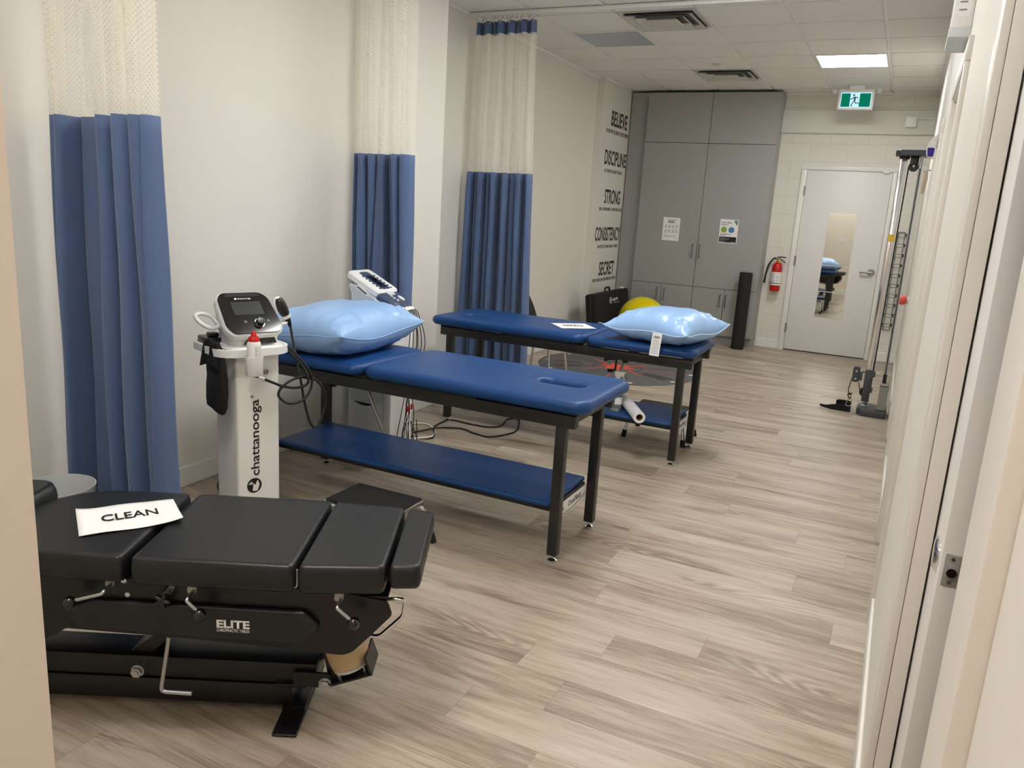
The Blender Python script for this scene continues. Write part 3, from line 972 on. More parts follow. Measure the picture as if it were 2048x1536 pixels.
# curtain hanging from the visible track
top3 = profile([0.0, 0.10, 0.17, 0.29, 0.37, 0.50, 0.56, 0.68, 0.77, 0.88, 0.93, 1.0], 0.04, 0.6, 8, [0.01, 0.02, -0.02, 0.02, -0.01, 0.03, -0.02, 0.0, -0.03, 0.02, -0.02])
bot3 = profile([0.0, 0.115, 0.21, 0.30, 0.42, 0.49, 0.57, 0.66, 0.80, 0.86, 0.93, 1.0], 0.055, 0.7, 9, [-0.01, 0.05, -0.02, 0.03, -0.03, 0.045, -0.02, 0.0, -0.05, 0.03, -0.03])
curtain('privacy_curtain', 'blue privacy curtain hanging from the white ceiling track, blue band at its top', -3.25, -2.73, -3.31, -2.62, 5.76, top3, bot3, 1.742, 0.06, 2.868)
track('curtain_track', 'white ceiling curtain track carrying the blue-headed curtain', -3.31, -0.3, 5.76)
track('curtain_track', 'white ceiling curtain track of the curtain behind the electrotherapy unit', -3.0, -0.6, 3.93)
track('curtain_track', 'white ceiling curtain track of the curtain behind the black table', -3.09, -0.6, 2.05)

# ------------------------------------------------------------------ treatment tables
def make_table(label):
    t = thing('treatment_table', label, 'treatment table', (0, 0, 0), 0, 'blue padded treatment tables')
    LX, LY = 0.80, 0.222
    # rails
    mb = MB()
    for sy in (-1, 1):
        mb.box((-0.865, sy * 0.25, 0.613), (0.865, sy * 0.205, 0.667), 0.003)
    for sx in (-1, 1):
        mb.box((sx * 0.835, -0.206, 0.613), (sx * 0.795, 0.206, 0.667), 0.003)
    mb.box((-0.20, -0.206, 0.617), (-0.16, 0.206, 0.66), 0.003)
    for sx in (-0.84, -0.5, -0.235, -0.13, 0.3, 0.84):
        for sy in (-1, 1):
            mb.box((sx - 0.03, sy * 0.24, 0.666), (sx + 0.03, sy * 0.20, 0.681))
    mb.build('frame', 'blacksteel', t)
    for sx in (-1, 1):
        for sy in (-1, 1):
            l = MB().box((sx * LX - 0.0225, sy * LY - 0.0225, 0.034), (sx * LX + 0.0225, sy * LY + 0.0225, 0.613), 0.004).build('leg', 'blacksteel', t)
            MB().lathe([(0, 0), (0.019, 0), (0.022, 0.004), (0.022, 0.011), (0.012, 0.016), (0.007, 0.018), (0.007, 0.036), (0, 0.036)], 20, Matrix.Translation((sx * LX, sy * LY, 0))).build('leveler', 'chrome', l)
    MB().pad(rrect(1.53, 0.43, 0.012, 4), 0.236, 0.258, 0.008).build('shelf', 'vinyl', t)
    MB().box((-0.77, -0.20, 0.215), (0.77, 0.20, 0.2355), 0.002).build('shelf_board', 'satinblack', t)
    # pads
    main = rrect(1.115, 0.60, 0.065, 8, 0.372, 0)
    # extra points along the long sides for the face slot
    MB().pad(resample(main, 96), 0.681, 0.742, 0.032, (0.69, 0.02, 0.062, 0.046)).build('main_pad', 'vinyl', t, sharp=60)
    MB().box((-0.15, -0.25, 0.6665), (0.40, 0.25, 0.6805)).build('pad_board', 'satinblack', t)
    MB().pad(rrect(0.69, 0.60, 0.065, 8, -0.545, 0), 0.681, 0.736, 0.030).build('head_pad', 'vinyl', t, sharp=60)
    return t

def resample(pts, n):
    m = len(pts)
    L = [0.0]
    for i in range(m):
        L.append(L[-1] + math.dist(pts[i], pts[(i + 1) % m]))
    # keep every corner point, split long edges
    out = []
    step = L[-1] / n
    for i in range(m):
        a, b = pts[i], pts[(i + 1) % m]
        d = math.dist(a, b)
        k = max(1, int(d / step))
        for j in range(k):
            out.append((a[0] + (b[0] - a[0]) * j / k, a[1] + (b[1] - a[1]) * j / k))
    return out

def crank(t, x, y, sx, bx, by, bz):
    # crank handle on the underside screw, triangular bracket and hanging support bar
    mb = MB().cyl((x, y - 0.25 * 0, 0.60), (x, y, 0.60), 0.009) if False else MB()
    mb.cyl((x, y + 0.06, 0.585), (x, y - 0.03, 0.585), 0.009)
    mb.tube(round_path([(x, y, 0.585), (x + sx * 0.052, y, 0.588), (x + sx * 0.050, y, 0.518), (x + sx * 0.018, y - 0.02, 0.505)], 0.012), 0.007, 10)
    mb.cyl((x + sx * 0.022, y - 0.018, 0.506), (x - sx * 0.005, y - 0.03, 0.502), 0.011)
    mb.cyl((x, y + 0.05, 0.58), (x, y + 0.05, 0.62), 0.012)
    mb.build('crank', 'satinblack', t)
    MB().cyl((x - sx * 0.008, y - 0.03, 0.585), (x - sx * 0.014, y - 0.05, 0.585), 0.012).build('crank_pin', 'chrome', t)
    MB().prism([(bx - 0.045, 0.613), (bx + 0.045, 0.613), (bx + 0.01, 0.575), (bx - 0.01, 0.575)], -0.02, 0.02, M=axes((0, by, 0), (1, 0, 0), (0, 0, 1), (0, -1, 0))).build('bracket', 'satinblack', t)
    MB().cyl((bx, by, 0.60), (bz[0], by, bz[1]), 0.010).build('support_bar', 'brushed', t)

def name_plate(t, sx):
    p = MB().box((sx * 0.7725, -0.20, 0.158), (sx * 0.7765, 0.20, 0.222)).build('name_plate', 'paper', t)
    yd = 1 if sx > 0 else -1
    mb = MB()
    mb.text('OmniPlinth', (sx * 0.7767, yd * -0.02, 0.182), (0, yd, 0), (0, 0, 1), 0.155, 0.028, 0.0005, 0.005)
    mb.text('Bionetics Inc.', (sx * 0.7767, yd * -0.165, 0.182), (0, yd, 0), (0, 0, 1), 0.10, 0.020, 0.0005, 0.0)
    path = [(sx * 0.777, yd * (-0.19 + 0.38 * k / 12), 0.176 - 0.012 * math.sin(math.pi * k / 12) ** 0.6 + 0.010 * (k / 12) ** 4) for k in range(13)]
    mb.tube(path, 0.0014, 6)
    mb.build('lettering', 'ink', p)
    return p

T1 = make_table('blue padded treatment table nearer the black table, light blue pillow on its left end')
T2 = copy_tree(T1)
T1.location = (-1.962, 3.168, 0)
name_plate(T1, 1)
crank(T1, -0.67, 0.13, 1, -0.345, -0.05, (-0.225, 0.37))
T2.location = (-1.88, 4.812, 0)
T2.rotation_euler = (0, 0, math.pi)
T2['label'] = 'blue padded treatment table farther away, holding a pillow with a white tag'
name_plate(T2, -1)
crank(T2, -0.305, 0.112, -1, -0.42, 0.11, (-0.315, 0.31))

# ------------------------------------------------------------------ pillows
def pillow(label, w, d, h, loc, rz, seed, tags=False):
    t = thing('pillow', label, 'pillow', loc, rz, 'light blue pillows')
    rnd = random.Random(seed)
    n, m = 56, 44
    ph = [rnd.random() * 6.28 for _ in range(8)]
    def edge(u, v):
        x = w / 2 * u * (1 - 0.07 * (1 - v * v) * abs(u) ** 3)
        y = d / 2 * v * (1 - 0.07 * (1 - u * u) * abs(v) ** 3)
        return x, y
    def height(u, v, sgn):
        a = max(0.0, (1 - u ** 4) * (1 - v ** 4))
        z = a ** 0.52 * (0.80 + 0.20 * (1 - u * u) * (1 - v * v))
        # gathers running in from the seams
        ru = max(0, abs(u) - 0.45) / 0.55
        rv = max(0, abs(v) - 0.45) / 0.55
        gu = ru * (1 - ru) * (1 - rv ** 2) * 2
        gv = rv * (1 - rv) * (1 - ru ** 2) * 2
        wr = 0.085 * gu * (math.sin(v * 15 + ph[0] + 2.2 * math.sin(v * 5 + ph[1])) + 0.6 * math.sin(v * 33 + ph[3])) + 0.085 * gv * (math.sin(u * 17 + ph[2] + 2.2 * math.sin(u * 4 + ph[3])) + 0.6 * math.sin(u * 37 + ph[0]))
        wr += 0.014 * math.sin(u * 7 + v * 4 + ph[4]) * a + 0.010 * math.sin(v * 9 - u * 5 + ph[5]) * a
        z = max(0.0, z + wr * (a ** 0.25))
        return z
    zt, zb = h * 0.60, h * 0.40
    top, bot = [], []
    for i in range(m + 1):
        v = math.sin((i / m - 0.5) * math.pi)
        rt_, rb_ = [], []
        for j in range(n + 1):
            u = math.sin((j / n - 0.5) * math.pi)
            x, y = edge(u, v)
            sag = 0.012 * math.sin(u * 3 + ph[6]) + 0.010 * math.sin(v * 4 + ph[7])
            rim = 1 - max(0.0, (1 - u * u) * (1 - v * v))
            lift = zb + sag * rim + 0.03 * (abs(u) * abs(v)) ** 4
            rt_.append((x, y, lift + zt * height(u, v, 1)))
            rb_.append((x, y, max(0.001, lift - (zb + sag * rim) * min(1.0, height(u, v, -1) * 1.12))))
        top.append(rt_); bot.append(rb_)
    mb = MB()
    mb.sheet(top); mb.sheet(bot)
    bmesh.ops.remove_doubles(mb.bm, verts=mb.bm.verts, dist=0.0006)
    mb.build('cover', 'pillow', t, sharp=75)
    rim = [top[0][j] for j in range(n)] + [top[i][n] for i in range(m)] + [top[m][j] for j in range(n, 0, -1)] + [top[i][0] for i in range(m, 0, -1)]
    path = [rim[k] for k in range(0, len(rim), 1)]
    path = [path[0]] + [p for a, p in zip(path, path[1:]) if math.dist(a, p) > 0.002]
    MB().tube(path, 0.0032, 6, closed=True).build('piping', 'piping' if tags else 'pillow', t)
    for (cx, cy) in ((top[0][n], 1), (top[0][0], -1)):
        c = Vector(cx)
        dirn = Vector((c.x, c.y, 0)).normalized()
        MB().tube(smooth_path([c, c + dirn * 0.02 + Vector((0, 0, 0.006)), c + dirn * 0.035 + Vector((0, 0.008, 0.002))], 4), 0.0022, 6).build('thread_end', 'piping', t)
    if tags:
        c = Vector(top[0][int(n * 0.62)])
        q = MB()
        mtx = axes(c + Vector((-0.035, -0.006, 0.0)), (1, 0, 0), Vector((0, -0.16, -0.98)).normalized(), Vector((0, -0.98, 0.16)).normalized())
        q.box((0, 0, 0), (0.062, 0.135, 0.0012), M=mtx)
        lab = q.build('care_tag', 'paper', t)
        q = MB()
        q.box((0.012, 0.018, 0.0012), (0.05, 0.032, 0.0017), M=mtx)
        lab['label'] = 'white printed care tag'
        for k in range(9):
            q.box((0.008, 0.042 + k * 0.0095, 0.0012), (0.05 + 0.004 * ((k * 7) % 3 - 1), 0.0445 + k * 0.0095, 0.0016), M=mtx)
        q.build('tag_print', 'greyink', lab)
    return t
pillow('light blue pillow without a tag, lying beside the white therapy machine', 0.54, 0.74, 0.235, (-2.50, 3.18, 0.737), 2, 3)
pillow('light blue pillow with pale piping and a white tag, on the far table', 0.55, 0.66, 0.20, (-1.245, 4.80, 0.737), -10, 11, True)

# paper signs
def paper_sign(label, w, d, loc, rz, flip, curl):
    t = thing('paper_sign', label, 'paper sign', loc, rz, 'paper signs reading CLEAN')
    mb = MB()
    n, m = 16, 10
    def z(u, v):
        return 0.0012 + curl * (0.5 * max(0, u) ** 4 * (0.5 - v) + 0.35 * max(0, -u) ** 5 * (v + 1) * 0.5) + 0.0012 * (1 + math.sin(5 * u + 2 * v)) * (1 if curl else 0.3)
    g = []
    for i in range(m + 1):
        v = -1 + 2 * i / m
        g.append([(w / 2 * (-1 + 2 * j / n), d / 2 * v, z(-1 + 2 * j / n, v)) for j in range(n + 1)])
    mb.sheet(g)
    o = mb.build('sheet', 'paper', t)
    md = o.modifiers.new('thick', 'SOLIDIFY'); md.thickness = 0.0004; md.offset = 1
    s = -1 if flip else 1
    tm = MB().text('CLEAN', (s * -w * 0.27, s * -d * 0.11, 0.0042), (s, 0, 0), (0, s, 0), w * 0.56, d * 0.25, 0.0004, 0.012)
    tm.build('lettering', 'ink', t)
paper_sign('white paper reading CLEAN on the black chiropractic table', 0.262, 0.195, (-1.875, 1.432, 0.5585), 57, False, 0.016)
paper_sign('white paper reading CLEAN upside down on the far blue table', 0.245, 0.215, (-1.885, 4.835, 0.7425), 43, True, 0.0)

# ------------------------------------------------------------------ chiropractic table
CT = thing('chiropractic_table', 'low black chiropractic table with segmented cushions and levers', 'treatment table', (-1.766, 1.464, 0), 26.5)
def cushion(name, pts, z0, z1, radii):
    o = MB().pad(round_poly(pts, radii, 6), z0, z1, 0.009, crown=0.0).build(name, 'blackvinyl', CT, sharp=60)
    q = inset(round_poly(pts, radii, 6), 0.009)
    MB().tube([(p[0], p[1], z1 - 0.004) for p in q], 0.0024, 6, closed=True).build('seam', 'blackvinyl', o)
cushion('cushion', [(-0.40, -0.22), (-0.014, -0.236), (-0.014, 0.236), (-0.30, 0.225), (-0.415, 0.10)], 0.484, 0.556, [0.10, 0.022, 0.022, 0.12, 0.12])
cushion('cushion', [(0.004, -0.236), (0.428, -0.236), (0.428, 0.236), (0.004, 0.236)], 0.481, 0.556, 0.022)
cushion('cushion', [(0.434, -0.234), (0.660, -0.213), (0.660, 0.213), (0.434, 0.234)], 0.478, 0.556, 0.022)
cushion('cushion', [(0.666, -0.206), (0.752, -0.196), (0.752, 0.196), (0.666, 0.206)], 0.490, 0.556, 0.022)
o = MB().pad(round_poly([(-0.66, -0.12), (-0.405, -0.12), (-0.395, 0.17), (-0.43, 0.21), (-0.66, 0.21)], 0.04, 5), 0.50, 0.588, 0.02).build('headrest', 'blackvinyl', CT, sharp=60)
# plates, left and right
vm = lambda v: axes((0, v, 0), (1, 0, 0), (0, 0, 1), (0, -1, 0))
plate = [(-0.52, 0.478), (0.45, 0.472), (0.56, 0.467), (0.665, 0.449), (0.678, 0.411), (0.624, 0.350), (0.575, 0.297), (0.555, 0.287), (0.536, 0.285), (0.394, 0.297), (0.082, 0.313), (-0.192, 0.323), (-0.211, 0.308), (-0.26, 0.282), (-0.52, 0.275)]
for v in (-0.186, 0.192):
    MB().prism(round_poly(plate, 0.008, 3), 0, 0.006, M=vm(v)).build('side_plate', 'satinblack', CT)
mb = MB()
mb.box((-0.50, -0.185, 0.440), (0.60, 0.185, 0.474)).box((0.56, -0.186, 0.455), (0.665, 0.186, 0.461))
mb.box((-0.45, -0.10, 0.30), (-0.40, 0.10, 0.44)).box((0.36, -0.185, 0.30), (0.40, 0.185, 0.44)).box((-0.2, -0.185, 0.33), (-0.15, 0.185, 0.44))
mb.box((-0.05, -0.186, 0.462), (0.33, -0.176, 0.481)).box((0.02, -0.18, 0.474), (0.40, 0.18, 0.4805)).box((-0.38, -0.18, 0.474), (-0.03, 0.18, 0.4835)).box((0.45, -0.18, 0.474), (0.62, 0.18, 0.4795)).box((0.62, -0.12, 0.470), (0.73, 0.12, 0.4895))
mb.build('frame', 'satinblack', CT)
pan = MB().pad(round_poly([(-0.107, 0.419), (0.449, 0.416), (0.485, 0.379), (0.484, 0.363), (0.44, 0.322), (-0.155, 0.336), (-0.185, 0.385)], 0.008, 3), 0.0, 0.018, 0.006, M=vm(-0.193)).build('side_pad', 'blackvinyl', CT, sharp=60)
bm_ = vm(-0.2115)
MB().text('ELITE', (0.218, 0.360, 0), (1, 0, 0), (0, 1, 0), 0.087, 0.0225, 0.0012, 0.03, M=bm_).text('CHIROPRACTIC TABLES', (0.218, 0.3485, 0), (1, 0, 0), (0, 1, 0), 0.086, 0.0088, 0.0008, 0.0, M=bm_).build('lettering', 'white', pan)
# levers
def lever(u0, z0, path, ball):
    l = MB().tube(round_path([(u0, -0.17, z0), (u0, -0.235, z0)] + [(a, -0.24, b) for a, b in path], 0.012), 0.0052, 12).build('lever', 'zinc', CT)
    MB().ball((ball[0], -0.245, ball[1]), 0.0165, 14).build('ball_knob', 'glossblack', l)
    MB().prism(round_poly([(u0 - 0.018, z0 - 0.008), (u0 + 0.006, z0 - 0.008), (u0 + 0.010, z0 + 0.026), (u0 - 0.014, z0 + 0.026)], 0.008), 0, 0.0012, M=vm(-0.1925)).build('slot_glint', 'brushed', l)  # small bright metal plate added for the glint at the slot
lever(-0.062, 0.460, [(-0.066, 0.455), (-0.133, 0.434)], (-0.147, 0.429))
lever(0.153, 0.452, [(0.153, 0.448), (0.178, 0.423)], (0.187, 0.414))
lever(0.541, 0.452, [(0.542, 0.449), (0.574, 0.421)], (0.586, 0.412))
star = []
for k in range(40):
    a = 2 * math.pi * k / 40
    star.append((0.080 + (0.017 + 0.006 * math.cos(5 * a + 0.6)) * math.cos(a), 0.432 + (0.017 + 0.006 * math.cos(5 * a + 0.6)) * math.sin(a)))
o = MB().prism(star, 0, 0.014, 0.003, M=vm(-0.212)).cyl((0.080, -0.186, 0.432), (0.080, -0.213, 0.432), 0.007).build('star_knob', 'blackplastic', CT)
MB().prism(round_poly([(0.070, 0.438), (0.095, 0.436), (0.104, 0.462), (0.094, 0.468)], 0.004), 0, 0.0012, M=vm(-0.1925)).build('slot_glint', 'brushed', o)
for (u, z) in ((-0.028, 0.472), (0.096, 0.474), (-0.020, 0.432)):
    MB().lathe([(0, 0), (0.0085, 0), (0.0085, 0.006), (0.004, 0.009), (0, 0.009)], 6, vm(-0.1925) @ Matrix.Translation((u, z, 0))).build('bolt', 'zinc', CT, flat=True)
MB().tube(round_path([(0.431, -0.215, 0.54), (0.431, -0.215, 0.492), (0.420, -0.215, 0.488)], 0.006), 0.003, 8).build('clip', 'zinc', CT)
# foot-operated bar and tail loop
MB().tube(round_path([(0.073, -0.17, 0.30), (0.045, -0.17, 0.131), (0.130, -0.17, 0.129)], 0.014), 0.0062, 12).build('pedal_bar', 'zinc', CT)
mb = MB().tube(round_path([(0.60, -0.13, 0.415), (0.675, -0.13, 0.425), (0.705, -0.13, 0.425), (0.700, -0.13, 0.375), (0.635, -0.13, 0.308), (0.60, -0.13, 0.312)], 0.014), 0.0062, 12)
mb.build('tail_handle', 'chrome', CT)
# base
mb = MB()
mb.box((-0.55, -0.06, 0.026), (0.375, 0.06, 0.095), 0.004).box((-0.55, -0.056, 0.098), (0.445, 0.056, 0.163), 0.004)
mb.box((0.33, -0.068, 0.092), (0.42, 0.068, 0.103), 0.003)
mb.build('base_beam', 'satinblack', CT)
MB().prism([(0.07, 0.30), (0.10, 0.30), (-0.04, 0.16), (-0.11, 0.155)], -0.035, 0.035, M=vm(0)).build('lift_arm', 'satinblack', CT)
MB().prism([(-0.42, 0.30), (-0.38, 0.30), (-0.44, 0.155), (-0.49, 0.155)], -0.05, 0.05, M=vm(0)).build('lift_arm', 'satinblack', CT)
for (u0_, u1_) in ((0.345, 0.415), (-0.52, -0.45)):
    MB().prism(round_poly([(u0_, -0.165), (u1_, -0.165), (u1_, 0.19), (u0_, 0.19)], 0.008), 0.0, 0.009, 0.002).box((u0_ + 0.002, -0.058, 0.009), (u1_ - 0.002, 0.058, 0.026)).build('foot_plate', 'satinblack', CT)
for v in (-0.075, 0.067):
    MB().prism(round_poly([(0.384, 0.148), (0.490, 0.148), (0.492, 0.100), (0.383, 0.106)], 0.010), 0, 0.008, M=vm(v + 0.008)).build('link_plate', 'satinblack', CT)
for (u, z) in ((-0.062, 0.128), (0.475, 0.117)):
    mb = MB().cyl((u, -0.055, z), (u, -0.078, z), 0.0185, n=24)
    mb.lathe([(0, 0), (0.016, 0), (0.016, 0.012), (0.0105, 0.013), (0.0105, 0.018), (0, 0.018)], 6, vm(-0.078) @ Matrix.Translation((u, z, 0)))
    mb.build('pivot_bolt', 'zinc', CT)
# air bag on its tilted bracket
ax = Vector((0.34, 0, 0.94)).normalized()
tilt = axes((0.548, -0.03, 0.146), Vector((0.94, 0, 0.34)), (0, 1, 0), (-0.34, 0, 0.94))
MB().lathe([(0, 0.018), (0.052, 0.018), (0.058, 0.024), (0.061, 0.05), (0.060, 0.085), (0.056, 0.12), (0, 0.12)], 32, tilt).build('air_bag', 'bag', CT)
MB().lathe([(0, 0.012), (0.056, 0.012), (0.056, 0.020), (0, 0.020)], 32, tilt).build('air_bag_rim', 'bin', CT)
mb = MB()
mb.box((-0.062, -0.055, -0.012), (0.062, 0.055, -0.006), M=tilt).box((0.058, -0.055, -0.012), (0.064, 0.055, 0.045), M=tilt)
for v in (-0.055, 0.049):
    mb.prism([(0.45, 0.30), (0.49, 0.285), (0.515, 0.122), (0.485, 0.104)], 0, 0.006, M=vm(v + 0.0))
mb.build('air_bag_bracket', 'satinblack', CT)
for (a_, b_) in ((-0.035, -0.035), (0.04, -0.03), (-0.02, 0.035)):
    MB().cyl(tilt @ Vector((a_, b_, -0.008)), tilt @ Vector((a_, b_, 0.014)), 0.006).build('spacer', 'zinc', CT)

# ------------------------------------------------------------------ therapy machine on pedestal
MC = thing('therapy_machine', 'white pedestal therapy machine with black tilted console and vertical lettering', 'therapy machine', (-2.42, 2.46, 0), 70)
MB().prism(rrect(0.34, 0.34, 0.05), 0.03, 0.07, 0.008).build('base', 'lacquer', MC)
for sx in (-1, 1):
    for sy in (-1, 1):
        MB().cyl((sx * 0.13 - 0.012, sy * 0.13, 0.025), (sx * 0.13 + 0.012, sy * 0.13, 0.025), 0.025).cyl((sx * 0.13, sy * 0.13, 0.02), (sx * 0.13, sy * 0.13, 0.04), 0.008).build('caster', 'blackplastic', MC)
pil = MB().prism(rrect(0.192, 0.20, 0.012, 4, -0.008, 0.0), 0.065, 0.835, 0.002).build('pillar', 'lacquer', MC)
mb = MB()
mb.text('chattanooga', (0.005, -0.1003, 0.305), (0, 0, 1), (-1, 0, 0), 0.335, 0.050, 0.0008, 0.012)
mb.text('\u00ae', (-0.030, -0.1003, 0.648), (0, 0, 1), (-1, 0, 0), 0.012, 0.012, 0.0008, 0.0)
mb.build('lettering', 'ink', pil)
lg = MB().prism([(-0.031 + 0.033 * math.cos(2 * math.pi * k / 32), 0.262 + 0.033 * math.sin(2 * math.pi * k / 32)) for k in range(32)], 0, 0.0008, M=vm(-0.1003)).build('logo', 'ink', pil)
MB().prism(round_poly([(-0.060, 0.268), (-0.034, 0.276), (-0.040, 0.238), (-0.018, 0.236), (-0.008, 0.262), (-0.016, 0.286), (-0.028, 0.262), (-0.044, 0.282)], 0.004), 0.0008, 0.0014, M=vm(-0.1003)).build('logo_mark', 'lacquer', lg)
MB().lathe([(0, 0), (0.013, 0), (0.013, 0.006), (0.009, 0.008), (0.0085, 0.003), (0.004, 0.003), (0.0, 0.008)], 24, vm(-0.1) @ Matrix.Translation((0.022, 0.757, 0))).build('socket', 'brushed', MC)
# tray with wrap-around rail
MB().prism(rrect(0.25, 0.26, 0.05, 6, -0.015, 0.0), 0.832, 0.868, 0.006).build('tray', 'white', MC)
rail = rrect(0.32, 0.34, 0.09, 8, -0.035, 0.0)
mb = MB()
inn = inset(rail, 0.014)
mb.rings([[(p[0], p[1], 0.838) for p in rail], [(p[0], p[1], 0.868) for p in rail], [(p[0], p[1], 0.868) for p in inn], [(p[0], p[1], 0.838) for p in inn], [(p[0], p[1], 0.838) for p in rail]], False)
mb.box((-0.185, -0.02, 0.842), (-0.12, 0.02, 0.862)).box((0.09, -0.02, 0.842), (0.118, 0.02, 0.862)).box((-0.05, -0.165, 0.842), (-0.0, -0.12, 0.862))
mb.build('handrail', 'white', MC)
MB().lathe([(0, 0), (0.031, 0), (0.034, 0.004), (0.036, 0.078), (0.033, 0.078), (0.031, 0.006), (0, 0.006)], 32, Matrix.Translation((-0.075, -0.203, 0.770))).build('cup_holder', 'white', MC)
# console: loft from tray to tilted face
fc = Vector((-0.016, -0.045, 0.998))
tu = Vector((0, 0.70, 0.714)).normalized()       # up the face
tn = Vector((0, -0.714, 0.70)).normalized()      # out of the face
fm = axes(fc, (1, 0, 0), tu, tn)
face = round_poly([(-0.100, -0.110), (0.100, -0.110), (0.124, -0.070), (0.108, 0.075), (0.075, 0.106), (-0.095, 0.106), (-0.120, 0.075), (-0.126, -0.070)], [0.03, 0.03, 0.05, 0.06, 0.05, 0.05, 0.06, 0.05], 6)
face = resample(face, 72)
def ring_at(sc, off):
    return [fm @ Vector((p[0] * sc, p[1] * sc, off)) for p in face]
base_r = [Vector((p[0] * 0.84 - 0.002, p[1] * 0.76 + 0.0, 0.868)) for p in face]
mid_r = [Vector((p[0] * 0.86, p[1] * 0.80 - 0.0, 0.915)) for p in face]
back = ring_at(1.0, -0.035)
mb = MB().rings([base_r, [a.lerp(b, 0.5) * 1.0 for a, b in zip(base_r, mid_r)], [a.lerp(b, 0.75) for a, b in zip(mid_r, back)], back, ring_at(1.02, -0.02), ring_at(1.02, -0.006), ring_at(0.985, 0.0)], True)
mb.build('console_housing', 'white', MC)
con = MB().prism(inset(face, 0.004), 0.0, 0.005, 0.002, M=fm).build('console_face', 'glossblack', MC)
MB().prism(rrect(0.128, 0.066, 0.003, 3, -0.004, 0.020), 0.005, 0.0056, M=fm).build('screen', 'screen', con)
MB().text('chattanooga', (-0.032, 0.064, 0.005), (1, 0, 0), (0, 1, 0), 0.058, 0.009, 0.0004, 0.01, M=fm).build('console_lettering', 'white', con)
MB().prism([(-0.040 + 0.005 * math.cos(k * 0.52), 0.069 + 0.005 * math.sin(k * 0.52)) for k in range(12)], 0.005, 0.0056, M=fm).build('console_logo', 'white', con)
mb = MB()
inner = round_poly([(-0.085, 0.080), (0.075, 0.080), (0.062, 0.096), (-0.072, 0.096)], 0.01, 4)
mb.prism(inner, 0.005, 0.0058, M=fm)
mb.build('grip_recess', 'slot', con)
kn = MB().lathe([(0, 0), (0.021, 0), (0.021, 0.003), (0.0185, 0.003), (0, 0.003)], 32, fm @ Matrix.Translation((0.022, -0.058, 0.005))).build('knob_ring', 'chrome', con)
MB().lathe([(0, 0.002), (0.018, 0.002), (0.0175, 0.018), (0.015, 0.0205), (0.0, 0.019)], 32, fm @ Matrix.Translation((0.022, -0.058, 0.005))).build('dial', 'blackplastic', con)
for bx in (-0.035, 0.064):
    MB().prism([(bx + 0.007 * math.cos(k * 0.393), -0.048 + 0.007 * math.sin(k * 0.393)) for k in range(16)], 0.005, 0.006, M=fm).build('button', 'blackplastic', con)
# dark slot on the front of the console base
MB().prism([(-0.07, 0.876), (0.075, 0.876), (0.062, 0.905), (-0.048, 0.905)], 0, 0.006, M=vm(-0.098)).build('slot_cover', 'glossblack', MC)
# loop holder on the left
lp = smooth_path([(-0.125, 0.0, 0.945), (-0.165, -0.015, 0.937), (-0.205, -0.005, 0.960), (-0.215, 0.02, 0.985), (-0.185, 0.035, 0.992), (-0.150, 0.025, 0.982), (-0.135, 0.01, 0.960)], 6, True)
MB().tube(lp, 0.0085, 10, closed=True).tube([(-0.135, 0.005, 0.945), (-0.10, 0.005, 0.945)], 0.012, 10).build('loop_holder', 'white', MC)
lp = smooth_path([(0.105, 0.0, 0.945), (0.135, -0.018, 0.938), (0.168, -0.010, 0.940), (0.175, 0.01, 0.944), (0.150, 0.024, 0.948), (0.120, 0.018, 0.948)], 6, True)
MB().tube(lp, 0.006, 10, closed=True).tube([(0.115, 0.0, 0.945), (0.085, 0.0, 0.947)], 0.010, 10).build('applicator_holder', 'white', MC)
MB().prism(rrect(0.09, 0.11, 0.01, 4, -0.115, 0.09), 0.868, 0.886, 0.003).box((-0.14, 0.06, 0.886), (-0.10, 0.10, 0.905), 0.006).build('accessory_dock', 'blackplastic', MC)

def ML_(p):
    return MC.matrix_basis @ Vector(p)
# handheld applicator and its cable
Rz = Matrix.Rotation(rad(70), 4, 'Z')
MCm = Matrix.Translation((-2.42, 2.46, 0)) @ Rz
AP = thing('applicator', 'black handheld applicator with white collar and looping cable on the therapy machine', 'applicator', tuple(MCm @ Vector((0.016, 0, 0))), 70)
body = smooth_path([(0.122, 0.004, 1.046), (0.126, 0.0, 1.030), (0.134, -0.004, 1.008), (0.146, -0.006, 0.984), (0.156, -0.006, 0.966), (0.166, -0.004, 0.945), (0.176, -0.002, 0.920)], 5)
rr = []
for k in range(len(body)):
    u = k / (len(body) - 1)
    rr.append(max(0.0055, 0.0235 * math.sin(math.pi * min(1.0, 0.18 + u * 1.02)) ** 0.7 if u < 0.72 else 0.0145 - 0.03 * (u - 0.72)))
MB().tube(body, rr, 20).build('grip', 'blackplastic', AP)
rim = [p + Vector((-0.008, 0.010, 0.004)) for p in body[:14]]
MB().tube(rim, [r * 0.86 for r in rr[:14]], 20).build('head_shell', 'white', AP)
MB().tube([(0.151, -0.006, 0.974), (0.157, -0.006, 0.962)], [0.0215, 0.0195], 20).build('collar', 'white', AP)
cab_pts = [(0.176, -0.002, 0.920), (0.170, -0.06, 0.80), (0.172, -0.10, 0.70), (0.185, -0.11, 0.60), (0.215, -0.11, 0.50), (0.25, -0.11, 0.483), (0.288, -0.11, 0.575), (0.275, -0.11, 0.652), (0.215, -0.115, 0.711), (0.133, -0.125, 0.717), (0.069, -0.13, 0.688), (0.051, -0.132, 0.651), (0.098, -0.132, 0.612), (0.169, -0.128, 0.619), (0.212, -0.12, 0.671), (0.205, -0.12, 0.735), (0.165, -0.10, 0.80), (0.13, -0.06, 0.845), (0.115, 0.02, 0.848)]
MB().tube(smooth_path(cab_pts, 8), 0.0055, 10).build('cable', 'rubber', AP)
